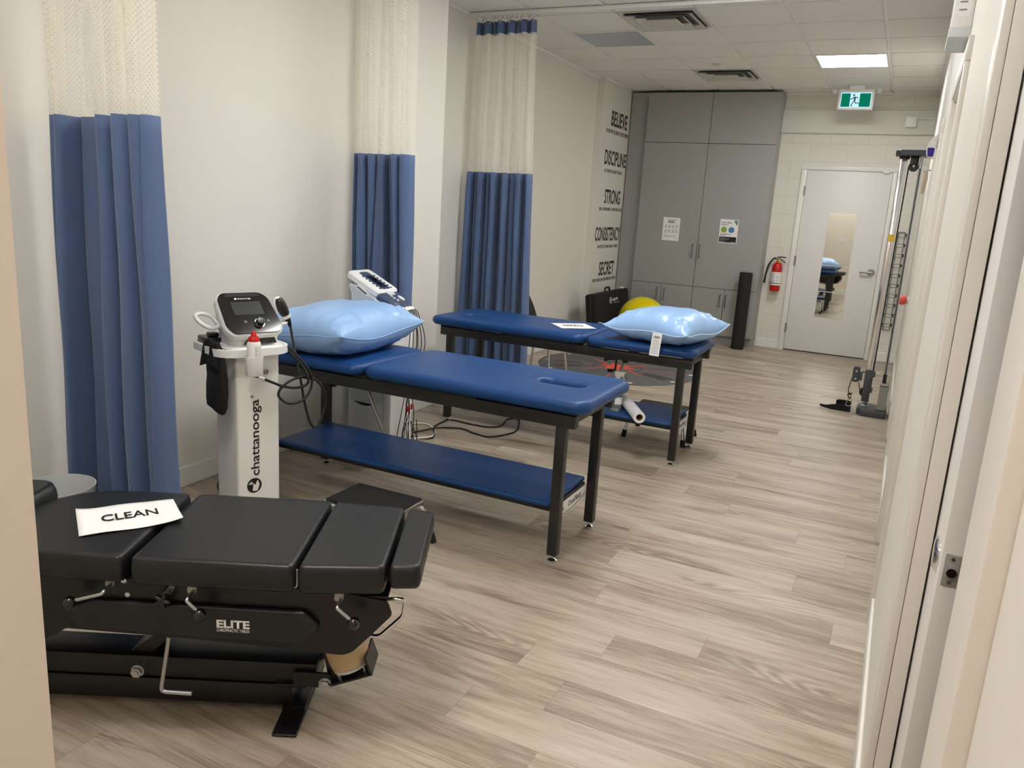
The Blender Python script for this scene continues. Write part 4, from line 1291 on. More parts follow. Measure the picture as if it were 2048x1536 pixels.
CB = MB().tube(smooth_path([(-0.075, -0.19, 0.766), (-0.05, -0.18, 0.757), (-0.019, -0.17, 0.742), (0.03, -0.15, 0.718), (0.09, -0.13, 0.690), (0.150, -0.125, 0.676), (0.196, -0.13, 0.684), (0.205, -0.135, 0.71), (0.19, -0.12, 0.76), (0.15, -0.10, 0.815), (0.13, -0.08, 0.84)], 8), 0.0058, 10)
MB_ = CB.build('probe_cable', 'rubber', MC)
MB().tube([(-0.05, -0.18, 0.757), (-0.019, -0.17, 0.742)], 0.0072, 10).build('cable_label', 'paper', MC)
# lotion bottle
LB = thing('lotion_bottle', 'white lotion bottle with red cap in the therapy machine cup', 'bottle', tuple(MCm @ Vector((-0.075, -0.203, 0.7765))), 60)
MB().lathe([(0, 0), (0.026, 0), (0.0275, 0.004), (0.0275, 0.120), (0.024, 0.130), (0.017, 0.134), (0, 0.134)], 32).build('body', 'white', LB)
MB().lathe([(0, 0.132), (0.0215, 0.132), (0.0215, 0.146), (0.019, 0.150), (0.011, 0.152), (0.0105, 0.168), (0.008, 0.171), (0, 0.171)], 28).build('cap', 'red', LB)
mb = MB()
for k in range(12):
    z = 0.062 + k * 0.0045
    for (a0, a1) in ((-100, -70), (-66, -38)):
        mb.rings([[((0.0277) * math.cos(rad(a)), 0.0277 * math.sin(rad(a)), zz) for zz in (z, z + 0.0018)] for a in [a0 + (a1 - a0) * j / 5 * (1 if (k * 5) % 3 else 0.8) for j in range(6)]], False, False)
mb.build('label_print', 'greyink', LB)
# black towel-like pouch hanging on the rail
BG = thing('hanging_pouch', 'black cloth pouch hanging from the left side of the therapy machine rail', 'pouch', tuple(MCm @ Vector((-0.155, -0.055, 0.012))), 70)
rows = []
outl = [(0.868, 0.030, 0.012), (0.874, 0.040, 0.018), (0.85, 0.060, 0.024), (0.80, 0.078, 0.030), (0.74, 0.080, 0.034), (0.69, 0.080, 0.036), (0.63, 0.079, 0.036), (0.605, 0.074, 0.033), (0.596, 0.060, 0.022)]
R_ = []
for k, (z, hw, hd) in enumerate(outl):
    ring = []
    for j in range(40):
        a = 2 * math.pi * j / 40
        wob = 1 + 0.10 * math.sin(3 * a + k) + 0.05 * math.sin(7 * a + 2 * k)
        ring.append((hd * 0.75 * math.cos(a) * wob - 0.012, hw * math.sin(a) * wob, z + 0.012 * math.sin(a)))
    R_.append(ring)
MB().rings(R_, True).build('pouch', 'blackcloth', BG, sharp=80)
# flap folded over the rail
fl = []
for i in range(9):
    v = i / 8
    row = []
    for j in range(13):
        u = -1 + j / 6
        ang = v * math.pi * 0.8
        row.append((-0.012 - 0.022 - 0.010 * v + 0.006 * math.sin(u * 5), u * (0.050 + 0.022 * v), 0.88 - 0.105 * v + 0.012 * math.cos(u * 2)))
    fl.append(row)
mb = MB().sheet(fl)
o = mb.build('flap', 'blackcloth', BG)
md = o.modifiers.new('thick', 'SOLIDIFY'); md.thickness = 0.006
# power cord running from the machine to the wall
tag(MB().tube(smooth_path([(-2.58, 2.42, 0.10), (-2.64, 2.46, 0.05), (-2.72, 2.55, 0.008), (-2.86, 2.70, 0.007), (-2.98, 2.80, 0.007), (-3.08, 2.95, 0.012)], 6), 0.004, 8).build('power_cord', 'rubber'), 'grey power cord from the white therapy machine to the wall', 'cord')

# ------------------------------------------------------------------ electrotherapy unit on a cart
EC = thing('electrotherapy_cart', 'pale grey electrotherapy unit with slanted keypad on a drawer cart, before the curtain', 'therapy machine', (-2.585, 3.66, -0.0), 0)
# local x points to the device front (aisle), y away from the camera
MB().box((-0.155, -0.105, 0.12), (0.09, 0.105, 0.80), 0.006).build('cart_body', 'palegrey', EC)
MB().box((0.09, -0.11, 0.10), (0.145, 0.11, 0.83), 0.012).build('front_column', 'white', EC)
for (z0, z1) in ((0.375, 0.52), (0.53, 0.67), (0.68, 0.80), (0.16, 0.365)):
    d = MB().box((-0.147, -0.113, z0), (0.082, -0.104, z1 - 0.006), 0.003).build('drawer', 'palegrey', EC)
    MB().prism([(-0.11 + 0.15 * k / 10, z1 - 0.012 - 0.018 * math.sin(math.pi * k / 10)) for k in range(11)], 0, 0.0015, M=vm(-0.113)).build('pull_recess', 'slot', d)
MB().prism(rrect(0.34, 0.24, 0.04, 5, 0.0, 0), 0.07, 0.11, 0.008).build('cart_base', 'white', EC)
for sx in (-1, 1):
    for sy in (-1, 1):
        MB().cyl((sx * 0.13 - 0.011, sy * 0.085, 0.03), (sx * 0.13 + 0.011, sy * 0.085, 0.03), 0.03).cyl((sx * 0.13, sy * 0.085, 0.03), (sx * 0.13, sy * 0.085, 0.075), 0.008).build('caster', 'blackplastic', EC)
prof = [(-0.150, 0.80), (0.085, 0.80), (0.098, 0.86), (0.075, 0.915), (0.020, 0.968), (0.045, 0.990), (-0.045, 1.030), (-0.12, 1.048), (-0.178, 1.052), (-0.172, 1.022), (-0.152, 0.965)]
mb = MB().prism(round_poly([(-0.150, 0.80), (0.085, 0.80), (0.085, 0.885), (0.035, 0.940), (-0.060, 0.998), (-0.165, 1.020), (-0.172, 1.000), (-0.152, 0.965)], 0.014, 4), -0.10, 0.10, 0.008, M=axes((0, 0, 0), (1, 0, 0), (0, 0, 1), (0, -1, 0)))
mb.build('housing', 'palegrey', EC)
slope = axes((-0.055, 0, 1.010), Vector((0.905, 0, -0.425)), (0, 1, 0), Vector((0.425, 0, 0.905)))
hd_ = MB().prism(resample(round_poly([(-0.145, -0.10), (0.085, -0.10), (0.095, -0.08), (0.095, 0.08), (0.085, 0.10), (-0.145, 0.10)], 0.03, 4), 60), -0.022, 0.022, 0.010, M=slope).build('keypad_deck', 'white', EC)
MB().prism(round_poly([(-0.11, -0.042), (0.075, -0.042), (0.075, 0.042), (-0.11, 0.042)], 0.02, 4), 0.022, 0.0235, M=slope).build('keypad_surround', 'slate', hd_)
MB().prism(rrect(0.125, 0.05, 0.004, 3, -0.005, 0.0), 0.0235, 0.0245, M=slope).build('display', 'glossblack', hd_)
mb = MB()
for k in range(6):
    for sy in (-1, 1):
        mb.prism(rrect(0.012, 0.012, 0.004, 3, -0.065 + k * 0.026, sy * 0.052), 0.022, 0.025, M=slope)
mb.build('soft_keys', 'slate', hd_)
nose = MB().prism(round_poly([(0.085, -0.098), (0.20, -0.072), (0.235, -0.045), (0.235, 0.045), (0.20, 0.072), (0.085, 0.098)], 0.02, 4), -0.075, 0.012, 0.014, M=slope).build('nose', 'slate', EC)
MB().prism(round_poly([(0.085, -0.03), (0.125, -0.03), (0.125, 0.03), (0.085, 0.03)], 0.012), 0.012, 0.016, M=slope).build('key_pad', 'palegrey', nose)
for (kx, ky, ka, kb) in ((0.165, 0.03, 0.024, 0.013), (0.135, -0.025, 0.010, 0.006), (0.158, -0.028, 0.007, 0.006), (0.180, -0.022, 0.007, 0.006)):
    MB().prism([(kx + ka * math.cos(k * 0.393), ky + kb * math.sin(k * 0.393)) for k in range(16)], 0.012, 0.017, M=slope).build('button', 'white', nose)
tip = MB().box((0.125, -0.045, 0.845), (0.190, 0.045, 0.915), 0.018, 4).build('jack_block', 'white', EC)
for k, yk in enumerate((-0.03, 0.0, 0.03)):
    MB().cyl((0.166, yk - 0.0, 0.914), (0.166, yk, 0.918), 0.006).build('jack', 'slot', tip)
# side handle grille
MB().prism(round_poly([(-0.118, 1.012), (-0.095, 1.018), (-0.02, 0.975), (-0.022, 0.955), (-0.045, 0.958), (-0.115, 0.995)], 0.008), 0, 0.006, 0.002, M=vm(-0.10)).build('side_grip', 'white', EC)
MB().prism(round_poly([(-0.106, 1.004), (-0.096, 1.008), (-0.035, 0.973), (-0.042, 0.966)], 0.003), 0.006, 0.0068, M=vm(-0.10)).build('grip_slots', 'ventdark', EC)
# lead wires with red plugs
rnd = random.Random(4)
for k in range(6):
    yk = -0.05 + 0.02 * k
    x0_ = 0.185 + 0.005 * (k % 3)
    w = MB().tube(smooth_path([(x0_ - 0.004, yk * 0.6, 0.90), (x0_ + 0.025, yk * 0.6, 0.87), (x0_ + 0.03 + 0.006 * k, yk, 0.70), (x0_ + 0.02 - 0.006 * k, yk - 0.01, 0.45), (x0_ - 0.01 + 0.012 * (k % 2), yk, 0.30), (x0_ - 0.02 + 0.016 * (k % 3), yk - 0.02, 0.16), (x0_ + 0.02 * (k % 4), yk + 0.01, 0.13), (x0_ + 0.02, yk, 0.26)], 6), 0.0025, 8).build('lead_wire', 'rubber', EC)
    if k in (1, 4):
        MB().cyl((x0_ + 0.008 + 0.012 * (k % 2), yk - 0.006, 0.355), (x0_ + 0.006 + 0.012 * (k % 2), yk - 0.006, 0.322), 0.006).build('plug', 'red', w)

# ------------------------------------------------------------------ step stools
def step_stool(label, loc):
    t = thing('step_stool', label, 'step stool', loc, 0, 'black-topped chrome step stools')
    MB().box((-0.175, -0.125, 0.182), (0.175, 0.125, 0.208), 0.003).build('top_frame', 'chrome', t)
    MB().prism(rrect(0.342, 0.242, 0.008, 4), 0.208, 0.214, 0.002).build('tread', 'rubber', t)
    for sx in (-1, 1):
        for sy in (-1, 1):
            l = MB().tube(smooth_path([(sx * 0.155, sy * 0.105, 0.185), (sx * 0.175, sy * 0.12, 0.165), (sx * 0.192, sy * 0.145, 0.10), (sx * 0.205, sy * 0.16, 0.02)], 5), 0.0115, 12).build('leg', 'chrome', t)
            MB().tube([(sx * 0.2005, sy * 0.1545, 0.045), (sx * 0.207, sy * 0.162, 0.0)], [0.0155, 0.018], 14).build('rubber_foot', 'rubber', l)
    return t
s1 = step_stool('black-topped chrome step stool on the floor between the black and the near blue table', (-1.905, 2.665, 0))
s2 = copy_tree(s1)
s2.location = (-1.325, 5.19, 0)
s2['label'] = 'black-topped chrome step stool behind the far blue table'

# ------------------------------------------------------------------ things on the far table's shelf
SB = thing('spray_bottle', 'clear spray bottle with green sticker on the far table shelf', 'bottle', (-1.503, 4.70, 0.2585), 20)
MB().lathe([(0, 0), (0.034, 0), (0.038, 0.005), (0.038, 0.125), (0.032, 0.15), (0.018, 0.175), (0.014, 0.185), (0.014, 0.205), (0, 0.205)], 32).build('body', 'bottle', SB)
mb = MB()
mb.lathe([(0.0384, 0.045), (0.0386, 0.045), (0.0386, 0.09), (0.0384, 0.09)], 32)
mb.build('paper_label', 'paper', SB)
MB().lathe([(0.0386, 0.092), (0.0389, 0.092), (0.0389, 0.125), (0.034, 0.145), (0.0335, 0.145)], 32).build('sticker', 'green', SB)
hd_ = MB().cyl((0, 0, 0.200), (0, 0, 0.225), 0.0155).box((-0.022, -0.012, 0.222), (0.040, 0.012, 0.258), 0.006).cyl((0.036, 0, 0.248), (0.052, 0, 0.248), 0.006).build('spray_head', 'white', SB)
MB().tube(smooth_path([(0.032, 0, 0.226), (0.040, 0, 0.205), (0.034, 0, 0.185)], 4), 0.005, 8).build('trigger', 'palegrey', hd_)
PR = thing('paper_roll', 'roll of white exam paper lying on the far table shelf', 'paper roll', (-1.385, 4.675, 0.2585 + 0.036), 0)
d_ = Vector((0.20, -0.35, 0)).normalized()
mr_ = axes((0, 0, 0), (-d_.y, d_.x, 0), (0, 0, 1), d_)
MB().lathe([(0.021, -0.22), (0.036, -0.22), (0.036, 0.22), (0.021, 0.22), (0.021, -0.22)], 32, mr_).build('paper', 'paper', PR)
MB().lathe([(0.0185, -0.219), (0.0209, -0.219), (0.0209, 0.219), (0.0185, 0.219), (0.0185, -0.219)], 32, mr_).build('core', 'card', PR)

# ------------------------------------------------------------------ floor cables
tag(MB().tube(smooth_path([(-2.66, 4.10, 0.006), (-2.54, 4.16, 0.007), (-2.60, 4.30, 0.007), (-2.664, 4.40, 0.007), (-2.665, 4.607, 0.007), (-2.50, 4.606, 0.007), (-2.37, 4.62, 0.007), (-2.31, 4.70, 0.008), (-2.35, 4.88, 0.008), (-2.30, 4.95, 0.007), (-2.2, 4.75, 0.008), (-2.17, 4.60, 0.007), (-2.25, 4.42, 0.007), (-2.38, 4.43, 0.007), (-2.50, 4.47, 0.007), (-2.62, 4.36, 0.014), (-2.70, 4.20, 0.006)], 8), 0.0055, 8).build('power_cord', 'rubber'), 'black power cord tangled on the floor under the far blue table', 'cord')
tag(MB().tube(smooth_path([(-2.75, 4.02, 0.007), (-2.82, 4.33, 0.007), (-2.75, 4.42, 0.007), (-2.62, 4.33, 0.007), (-2.555, 4.20, 0.008), (-2.57, 4.10, 0.018), (-2.66, 4.02, 0.016)], 8), 0.0055, 8).build('power_cord', 'white'), 'white cable looped on the floor beside the electrotherapy cart', 'cord')

# ------------------------------------------------------------------ round exercise mat
MT = thing('exercise_mat', 'round grey rubber exercise mat with red star centre on the floor', 'exercise mat', (-2.36, 7.33, 0), 0)
MB().lathe([(0, 0), (0.775, 0), (0.785, 0.003), (0.78, 0.006), (0, 0.006)], 96).build('mat', 'matgrey', MT)
mb = MB()
def ringflat(mb, r0, r1, n=64, z0=0.006, z1=0.0066, c=(0, 0)):
    mb.rings([[(c[0] + r * math.cos(2 * math.pi * k / n), c[1] + r * math.sin(2 * math.pi * k / n), z) for k in range(n)] for (r, z) in ((r0, z0), (r0, z1), (r1, z1), (r1, z0))], False)
ringflat(mb, 0.232, 0.24)
for k in range(8):
    a = rad(22.5 + 45 * k)
    c, s_ = math.cos(a), math.sin(a)
    m_ = axes((0, 0, 0), (c, s_, 0), (-s_, c, 0), (0, 0, 1))
    mb.prism([(0.26, -0.002), (0.70, -0.002), (0.70, 0.002), (0.26, 0.002)], 0.006, 0.0064, M=m_)
    for kk in range(7):
        mb.box((0.33 + kk * 0.045, 0.03, 0.006), (0.345 + kk * 0.045, 0.06, 0.0064), M=m_)
mb.build('line_print', 'ink', MT)
mb = MB()
pts = []
for k in range(48):
    a = 2 * math.pi * k / 48
    r_ = 0.135 + 0.04 * math.cos(6 * a) + 0.015 * math.sin(9 * a)
    pts.append((r_ * math.cos(a), r_ * math.sin(a)))
mb.prism(pts, 0.006, 0.0066)
for k in range(8):
    a = rad(45 * k + 8)
    c, s_ = math.cos(a), math.sin(a)
    mb.prism([(0.24, -0.005), (0.72, -0.005), (0.72, 0.005), (0.24, 0.005)] if k % 2 == 0 else [(0.18, -0.02), (0.42, -0.004), (0.42, 0.004), (0.18, 0.02)], 0.006, 0.0065, M=axes((0, 0, 0), (c, s_, 0), (-s_, c, 0), (0, 0, 1)))
mb.build('red_print', 'matred', MT)
mb = MB()
for k in range(10):
    a = rad(36 * k + 10)
    ringx = [(0.715 * math.cos(a) + 0.022 * math.cos(j * 0.393), 0.715 * math.sin(a) + 0.022 * math.sin(j * 0.393)) for j in range(16)]
    mb.prism(ringx, 0.006, 0.0066)
mb.build('dot_print', 'whitetape', MT)
for a in (-28, -20, 100, 110, 190, 215):
    c, s_ = math.cos(rad(a)), math.sin(rad(a))
    MB().prism([(0.50 + 0.16 * math.cos(j * 0.393), 0.026 * math.sin(j * 0.393)) for j in range(16)], 0.006, 0.0066, M=axes((0, 0, 0), (c, s_, 0), (-s_, c, 0), (0, 0, 1))).build('foot_print', 'matdark', MT)

# ------------------------------------------------------------------ chair behind the far curtain
CH = thing('side_chair', 'black shell chair with chrome legs behind the far curtain and the far blue table', 'chair', (-2.765, 6.335, 0), 0)
g_ = []
for i in range(15):
    v = i / 14
    row = []
    for j in range(13):
        u = -1 + j / 6
        if v < 0.5:
            k = v / 0.5
            x = 0.20 - 0.38 * k
            z = 0.44 - 0.02 * math.sin(k * math.pi) + 0.025 * u * u
            w_ = 0.21 * (1 - 0.15 * max(0, 1 - k * 4))
        else:
            k = (v - 0.5) / 0.5
            x = -0.18 - 0.10 * k + 0.04 * u * u
            z = 0.45 + 0.36 * k - 0.07 * u ** 4 * k
            w_ = 0.215 * (1 - 0.35 * k ** 3)
        row.append((x, u * w_, z))
    g_.append(row)
o = MB().sheet(g_).build('shell', 'blackplastic', CH, sharp=80)
md = o.modifiers.new('thick', 'SOLIDIFY'); md.thickness = 0.012
for sx in (-1, 1):
    for sy in (-1, 1):
        MB().cyl((sx * 0.13, sy * 0.15, 0.43), (sx * 0.19, sy * 0.215, 0.0), 0.0105, n=12).build('leg', 'chrome', CH)
MB().box((-0.14, -0.155, 0.418), (0.14, 0.155, 0.43), 0.004).build('under_frame', 'blackplastic', CH)

# ------------------------------------------------------------------ folded portable table and ball, foam roller
AB = thing('carry_case', 'black folded portable massage table case leaning on the lettered pillar', 'carry case', (-3.0, 8.93, 0), 0)
lean = axes((0, 0, 0), (0, 1, 0), Vector((-0.14, 0, 0.99)).normalized(), Vector((0.99, 0, 0.14)).normalized())
MB().prism(resample(rrect(1.20, 0.58, 0.03, 4, 0, 0.29), 60), -0.06, 0.06, 0.012, M=lean).build('case', 'blackcloth', AB)
MB().box((-0.602, 0.02, -0.012), (0.602, 0.585, 0.012), 0.004, M=lean).build('zip_band', 'blackplastic', AB)
MB().tube(round_path([(-0.09, 0.58, 0), (-0.08, 0.625, 0), (0.06, 0.625, 0), (0.07, 0.58, 0)], 0.02), 0.012, 10, M=lean).build('handle', 'blackplastic', AB)
MB().text('apple', (-0.01, 0.455, 0.0602), (1, 0, 0), (0, 1, 0), 0.20, 0.05, 0.0008, 0.01, M=lean).build('lettering', 'white', AB)
mb = MB()
rg = lambda r: [(-0.075 + r * 1.2 * math.cos(2 * math.pi * k / 32), 0.475 + r * math.sin(2 * math.pi * k / 32)) for k in range(32)]
o_, i_ = rg(0.038), rg(0.030)
mb.rings([[(p[0], p[1], 0.0602) for p in o_], [(p[0], p[1], 0.061) for p in o_], [(p[0], p[1], 0.061) for p in i_], [(p[0], p[1], 0.0602) for p in i_]], False, M=lean)
mb.prism(rrect(0.03, 0.03, 0.01, 4, -0.075, 0.475), 0.0602, 0.061, M=lean)
mb.box((0.03, 0.438, 0.0602), (0.24, 0.443, 0.061), M=lean)
mb.build('logo', 'white', AB)
MB().box((0.50, 0.578, -0.02), (0.56, 0.60, 0.02), 0.005, M=lean).build('end_tag', 'white', AB)
BL = thing('exercise_ball', 'large yellow exercise ball on the floor before the grey cabinet', 'exercise ball', (-2.62, 8.90, 0), 0)
MB().ball((0, 0, 0.278), 0.28, 32, 0.993).build('ball', 'yellow', BL)
MB().lathe([(0, 0), (0.012, 0), (0.012, 0.004), (0, 0.004)], 16, axes((0.0, 0.12, 0.53), (1, 0, 0), (0, 0.9, -0.43), (0, 0.43, 0.9))).build('plug', 'white', BL)
FR = thing('foam_roller', 'tall black foam roller standing upright in front of the grey cabinet', 'foam roller', (-1.60, 9.50, 0), 0)
MB().lathe([(0.03, 0.0), (0.068, 0.0), (0.074, 0.006), (0.074, 0.898), (0.068, 0.904), (0.03, 0.904)], 40).build('foam', 'foam', FR)
MB().lathe([(0, 0.902), (0.0305, 0.902), (0.0305, 0.9035), (0, 0.9035)], 24).build('end_disc', 'blackplastic', FR)

# ------------------------------------------------------------------ fire extinguisher
FE = thing('fire_extinguisher', 'red fire extinguisher hung on the block wall beside the cabinet', 'fire extinguisher', (-1.312, BACK - 0.075, 0.695), 0)
MB().lathe([(0, 0), (0.05, 0), (0.056, 0.006), (0.058, 0.02), (0.058, 0.27), (0.052, 0.305), (0.035, 0.33), (0.018, 0.34), (0.018, 0.352), (0, 0.352)], 36).build('cylinder', 'redpaint', FE)
lb = MB().lathe([(0.0583, 0.07), (0.0587, 0.07), (0.0587, 0.225), (0.0583, 0.225)], 36).build('label', 'paper', FE)
mb = MB()
for k in range(14):
    z = 0.092 + 0.009 * k
    for (a0, a1) in ((-135, -95), (-82, -45)):
        if (k * 7 + int(a0)) % 5 == 0: continue
        mb.rings([[(0.0589 * math.cos(rad(a)), 0.0589 * math.sin(rad(a)), zz) for zz in (z, z + 0.0035)] for a in [a0 + (a1 - a0) * j / 6 for j in range(7)]], False, False)
mb.build('label_print', 'greyink', lb)
MB().lathe([(0.0588, 0.088), (0.0605, 0.088), (0.0605, 0.096), (0.0588, 0.096)], 36).build('strap', 'blackplastic', FE)
MB().cyl((0, 0, 0.345), (0, 0, 0.385), 0.016).box((-0.022, -0.012, 0.375), (0.02, 0.012, 0.392), 0.003).build('valve', 'brushed', FE)
MB().tube(smooth_path([(-0.015, 0, 0.395), (0.03, 0, 0.402), (0.085, 0, 0.40)], 4), 0.007, 8).tube(smooth_path([(0.0, 0, 0.385), (0.04, 0, 0.37), (0.085, 0, 0.34)], 4), 0.007, 8).build('lever', 'blackplastic', FE)
MB().box((0.006, -0.022, 0.335), (0.028, -0.018, 0.375), 0.001).build('tag', 'yellowtag', FE)
MB().tube(smooth_path([(-0.018, 0, 0.384), (-0.055, -0.005, 0.375), (-0.10, -0.008, 0.30), (-0.118, -0.006, 0.20), (-0.124, -0.004, 0.14)], 6), 0.010, 12).build('hose', 'rubber', FE)
MB().tube([(-0.124, -0.004, 0.142), (-0.127, -0.004, 0.085)], [0.011, 0.013], 12).build('nozzle', 'blackplastic', FE)
MB().box((-0.03, 0.056, 0.20), (0.03, 0.074, 0.33), 0.002).build('wall_bracket', 'brushed', FE)

# ------------------------------------------------------------------ cable column gym
GY = thing('cable_column', 'tall cable pulley column with steel posts and weight stack by the right wall', 'cable machine', (0, 7.0, 0), 0)
bs = [(-0.15, -0.10), (-0.11, -0.165), (0.072, -0.165), (0.072, 0.12), (-0.11, 0.12), (-0.15, 0.06)]
MB().prism(bs, 0.0, 0.055, 0.004).build('base_plate', 'gymsteel', GY)
tp_ = [(-0.163, -0.05), (-0.125, -0.11), (0.062, -0.11), (0.062, 0.11), (-0.125, 0.11), (-0.163, 0.05)]
MB().prism(tp_, 2.052, 2.092, 0.003).build('top_plate', 'gymsteel', GY)
MB().box((-0.122, -0.024, 0.055), (-0.076, 0.024, 2.052), 0.003).build('post', 'chrome', GY)
MB().cyl((-0.0985, 0, 2.03), (-0.0985, 0, 2.052), 0.036, n=24).build('post_collar', 'blackplastic', GY)
for yy in (-0.02, 0.05):
    MB().cyl((0.022, yy, 0.055), (0.022, yy, 2.052), 0.0105, n=14).build('guide_rod', 'zinc', GY)
ws = MB().box((0.0, -0.11, 0.06), (0.06, 0.09, 0.255)).build('weight_stack', 'plate', GY)
mb = MB()
for k in range(15):
    z = 0.068 + k * 0.0128
    MB_k = MB().box((-0.0035, -0.1135, z), (0.0635, 0.0935, z + 0.0105), 0.001, 1).build('weight_plate', 'plate', GY)
MB().box((-0.004, -0.114, 0.254), (0.064, 0.094, 0.259)).build('stack_pin_bar', 'blackplastic', GY)
MB().box((-0.005, -0.115, 0.259), (0.065, 0.095, 0.272), 0.002).build('stack_head', 'plate', GY)
MB().cyl((0.022, -0.045, 0.272), (0.022, -0.045, 0.345), 0.014).build('stack_stem', 'blackplastic', GY)
MB().cyl((0.022, -0.045, 0.345), (0.022, -0.045, 1.96), 0.0032, n=8).build('stack_cable', 'rubber', GY)
mb = MB().box((-0.055, -0.03, 1.975), (0.005, 0.03, 2.052), 0.003)
mb.cyl((-0.026, -0.022, 1.975), (-0.026, 0.022, 1.975), 0.036, n=28)
pb = mb.build('top_pulley', 'blackplastic', GY)
MB().cyl((-0.026, -0.034, 1.978), (-0.026, -0.022, 1.978), 0.008, n=12).build('pulley_bolt', 'zinc', pb)
MB().cyl((-0.060, -0.01, 1.975), (-0.072, -0.01, 0.20), 0.005, n=8).build('cable', 'rubber', GY)
sl = MB().box((-0.128, -0.03, 0.098), (-0.070, 0.03, 0.362), 0.004).box((-0.072, -0.03, 0.305), (-0.052, 0.03, 0.352), 0.003).box((-0.072, -0.03, 0.175), (-0.056, 0.03, 0.215), 0.003).build('carriage', 'gymsteel', GY)
for z in (0.332, 0.195):
    MB().cyl((-0.055, 0, z), (-0.038, 0, z), 0.004, n=10).cyl((-0.040, 0, z), (-0.022, 0, z), 0.004, 0.010, n=14).build('pull_pin', 'zinc', GY)
sw = MB().prism(round_poly([(-0.222, 0.245), (-0.168, 0.245), (-0.168, 0.375), (-0.222, 0.375)], 0.028, 8), -0.022, 0.022, 0.004, M=axes((0, 0, 0), (1, 0, 0), (0, 0, 1), (0, -1, 0))).box((-0.17, -0.018, 0.262), (-0.146, 0.018, 0.336), 0.003).box((-0.148, -0.006, 0.33), (-0.126, 0.006, 0.342)).build('swivel_pulley', 'gymsteel', GY)
for z in (0.34, 0.275):
    MB().cyl((-0.195, -0.028, z), (-0.195, -0.020, z), 0.0085, n=16).build('pulley_bolt', 'zinc', sw)
MB().cyl((-0.115, -0.02, 0.172), (-0.115, 0.02, 0.172), 0.037, n=28).build('low_pulley', 'blackplastic', GY)
MB().tube(smooth_path([(-0.150, 0, 0.185), (-0.163, 0, 0.235), (-0.167, 0, 0.25)], 4), 0.0035, 8).build('cable', 'rubber', GY)
MB().cyl((-0.222, 0, 0.27), (-0.236, -0.02, 0.175), 0.0036, n=8).build('cable', 'rubber', GY)
MB().cyl((-0.100, 0, 0.055), (-0.100, 0, 0.060), 0.034, n=24).build('post_foot', 'chrome', GY)
MB().box((-0.1225, -0.0243, 1.40), (-0.0755, -0.024, 1.455)).build('warning_label', 'yellowtag', GY)
# ankle strap with carabiner on the floor
AS = thing('ankle_strap', 'black ankle strap with metal carabiner lying on the floor by the pulley column', 'strap', (-0.30, 6.93, 0), 0)
rows = []
pp = smooth_path([(-0.135, 0.02, 0.022), (-0.09, 0.0, 0.020), (-0.02, 0.0, 0.026), (0.05, -0.01, 0.030), (0.105, -0.01, 0.030)], 5)
hh = [0.010, 0.010, 0.011, 0.012, 0.012, 0.013, 0.015, 0.018, 0.022, 0.024, 0.026, 0.027, 0.028, 0.028, 0.028, 0.029, 0.029, 0.029, 0.029, 0.029, 0.028]
mb = MB()
R_ = []
for p, h_ in zip(pp, hh):
    R_.append([(p.x, p.y - 0.005, max(0.0005, p.z - h_)), (p.x, p.y - 0.004, p.z + h_ * 0.8), (p.x, p.y + 0.004, p.z + h_ * 0.8), (p.x, p.y + 0.005, max(0.0005, p.z - h_))])
mb.rings(R_, True)
mb.build('band', 'blackcloth', AS)
lp = [(0.045 + 0.055 * math.cos(a), 0.045 + 0.05 * math.sin(a)) for a in [rad(200 - 230 * k / 14) for k in range(15)]]
R_ = []
for k, p in enumerate(lp):
    dx, dy = p[0] - 0.045, p[1] - 0.045
    l_ = math.hypot(dx, dy)
    for_ = (dx / l_ * 0.004, dy / l_ * 0.004)
    R_.append([(p[0] - for_[0], p[1] - for_[1], 0.001), (p[0] - for_[0], p[1] - for_[1], 0.075), (p[0] + for_[0], p[1] + for_[1], 0.075), (p[0] + for_[0], p[1] + for_[1], 0.001)])
MB().rings(R_, True).build('cuff', 'blackcloth', AS)
MB().tube(smooth_path([(0.065, -0.02, 0.060), (0.085, -0.018, 0.125), (0.098, -0.018, 0.125), (0.105, -0.02, 0.062)], 5, True), 0.003, 8, closed=True).build('ring', 'chrome', AS)
MB().tube(smooth_path([(0.088, -0.018, 0.115), (0.092, -0.014, 0.145), (0.082, -0.010, 0.160), (0.070, -0.010, 0.150), (0.078, -0.014, 0.125)], 5, True), 0.0045, 8, closed=True).cyl((0.074, -0.01, 0.148), (0.10, -0.012, 0.160), 0.006, n=10).build('carabiner', 'blackplastic', AS)
MB().cyl((0.076, 0.0, 0.150), (0.066, 0.05, 0.172), 0.0036, n=8).build('cord_end', 'rubber', AS)

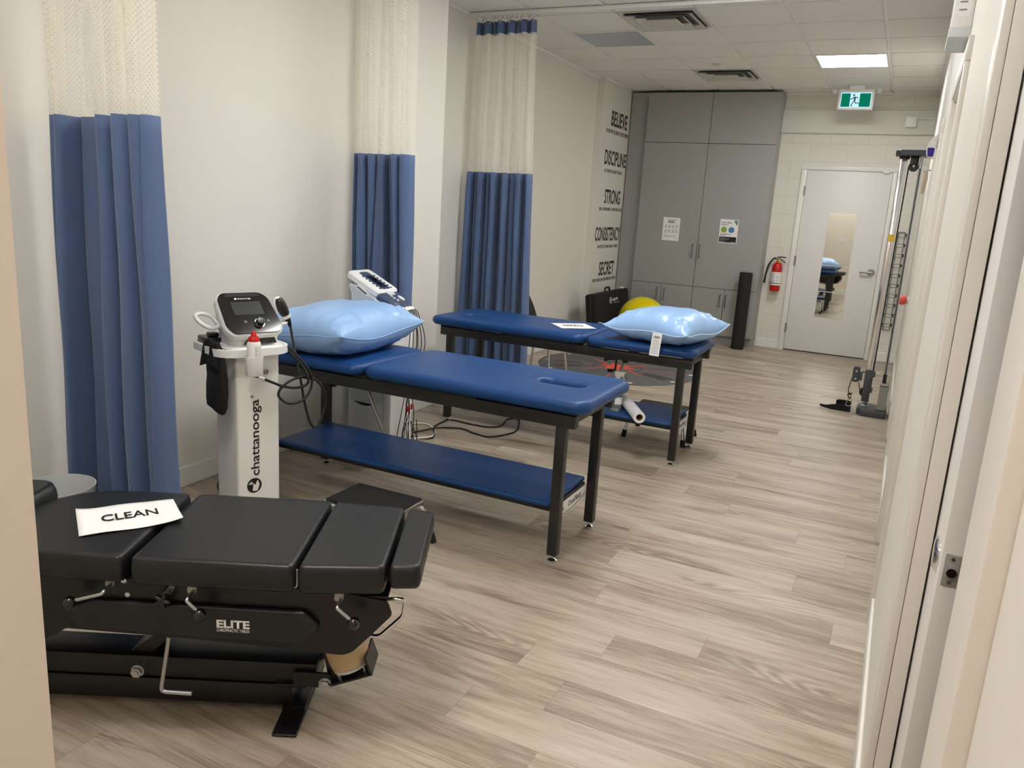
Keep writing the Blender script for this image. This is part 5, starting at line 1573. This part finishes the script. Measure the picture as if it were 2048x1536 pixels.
# narrow wire rack with small hooks on the far wall
WR = thing('wire_rack', 'narrow vertical chrome wire rack on the far wall right of the door', 'wire rack', (-0.043, BACK, 0.37), 0)
def wire(mb, pts, r=0.0036): mb.tube(pts, r, 6)
mb = MB()
for sx in (-1, 1):
    wire(mb, [(sx * 0.034, -0.006, 0.0), (sx * 0.034, -0.006, 1.10)])
wire(mb, [(-0.034, -0.006, 1.10), (0.034, -0.006, 1.10)]); wire(mb, [(-0.034, -0.006, 0.0), (0.034, -0.006, 0.0)])
mb.build('rail', 'ventdark', WR)
for k in range(10):
    z = 0.04 + k * 0.112
    mb = MB()
    for dz in (0.0, 0.035):
        wire(mb, round_path([(-0.034, -0.006, z + dz), (-0.034, -0.07, z + dz), (0.034, -0.07, z + dz), (0.034, -0.006, z + dz)], 0.012), 0.0032)
    for sx in (-1, 1):
        wire(mb, [(sx * 0.034, -0.06, z), (sx * 0.034, -0.06, z + 0.035)])
    r_ = mb.build('basket', 'ventdark', WR)
    mb = MB()
    for sx in (-1, 1):
        mb.box((sx * 0.048 - 0.007, -0.05, z + 0.005), (sx * 0.048 + 0.007, -0.03, z + 0.04), 0.003)
    mb.build('clip', 'blackplastic', r_)

# ------------------------------------------------------------------ things on the right wall
EL = thing('emergency_light', 'white emergency light unit with printed label high on the right wall', 'emergency light', (RW, 3.78, 2.26), 0)
MB().box((-0.072, -0.15, 0.0), (0.0, 0.15, 0.185), 0.006).build('housing', 'white', EL)
MB().box((-0.076, -0.155, -0.035), (0.0, 0.155, 0.0), 0.002).build('lower_cover', 'palegrey', EL)
MB().box((-0.060, -0.1508, 0.04), (-0.012, -0.150, 0.17)).build('label_sheet', 'paper', EL)
mb = MB()
for k in range(4):
    mb.box((-0.052, -0.1512, 0.06 + k * 0.028), (-0.026, -0.1508, 0.066 + k * 0.028))
mb.build('label_print', 'greyink', EL)
for yk in (-0.09, 0.09):
    MB().ball((-0.055, yk, 0.225), 0.045, 12, 0.9).build('lamp_head', 'white', EL)
DS = thing('wall_dispenser', 'small white wall dispenser with dark blue window on the right wall', 'dispenser', (RW, 6.62, 2.01), 0)
MB().prism(round_poly([(0, 0.0), (-0.045, 0.0), (-0.063, 0.03), (-0.066, 0.07), (-0.05, 0.13), (0.0, 0.17)], 0.02, 4), -0.04, 0.04, 0.006, M=axes((0, 0, 0), (1, 0, 0), (0, 0, 1), (0, -1, 0))).build('shell', 'white', DS)
MB().prism(round_poly([(-0.016, 0.010), (-0.052, 0.010), (-0.060, 0.072), (-0.012, 0.072)], 0.012, 4), 0.0395, 0.0415, M=axes((0, 0, 0), (1, 0, 0), (0, 0, 1), (0, -1, 0))).build('window', 'navyprint', DS)
HK = thing('wall_hook', 'metal wall hook with hanging tan strap on the right wall', 'hook', (RW, 6.72, 1.90), 0)
MB().tube(smooth_path([(0, 0, 0.03), (-0.03, 0, 0.035), (-0.05, 0, 0.02), (-0.055, 0, 0.035)], 4), 0.004, 8).build('hook', 'zinc', HK)
MB().tube(smooth_path([(-0.042, 0, 0.028), (-0.046, 0.002, -0.04), (-0.048, -0.002, -0.10), (-0.040, 0.004, -0.13), (-0.032, 0.002, -0.04), (-0.036, 0, 0.024)], 5), 0.007, 8).build('strap', 'tan', HK)
RB = thing('massage_ball', 'coral red massage ball in a holder on the right wall', 'ball', (RW, 7.4, 0.92), 0)
MB().ball((-0.048, 0, 0), 0.04, 16).build('ball', 'orange', RB)
MB().lathe([(0, 0), (0.028, 0), (0.030, 0.008), (0.02, 0.018), (0, 0.018)], 20, axes((0, 0, 0), (0, 1, 0), (0, 0, 1), (-1, 0, 0))).build('holder', 'white', RB)

# switch and waste bin
SWT = thing('light_switch', 'white light switch on the front wall, seen in the far mirror', 'light switch', (-1.25, 0.50, 1.18), 0)
MB().box((-0.036, 0.0, -0.058), (0.036, 0.006, 0.058), 0.002).build('plate', 'white', SWT)
MB().box((-0.016, 0.006, -0.032), (0.016, 0.010, 0.032), 0.002).build('rocker', 'white', SWT)
BN = tag(MB().lathe([(0, 0), (0.105, 0), (0.11, 0.004), (0.13, 0.335), (0.133, 0.34), (0.128, 0.34), (0.107, 0.006), (0, 0.006)], 40, Matrix.Translation((-2.78, 1.82, 0))).build('waste_bin', 'bin'), 'round frosted waste bin between the curtain and the black table', 'waste bin')

# ------------------------------------------------------------------ hall lamp behind the camera (warm)
HL = thing('hall_light', 'square lit hall ceiling panel behind the doorway', 'ceiling light', (-0.42, -0.62, H), 0)
MB().box((-0.31, -0.31, -0.012), (0.31, 0.31, 0), 0.002).build('light_frame', 'tee', HL)
MB().box((-0.295, -0.295, -0.016), (0.295, 0.295, -0.012)).build('diffuser', glow('warm_lamp', (255, 241, 231), 25.0), HL)
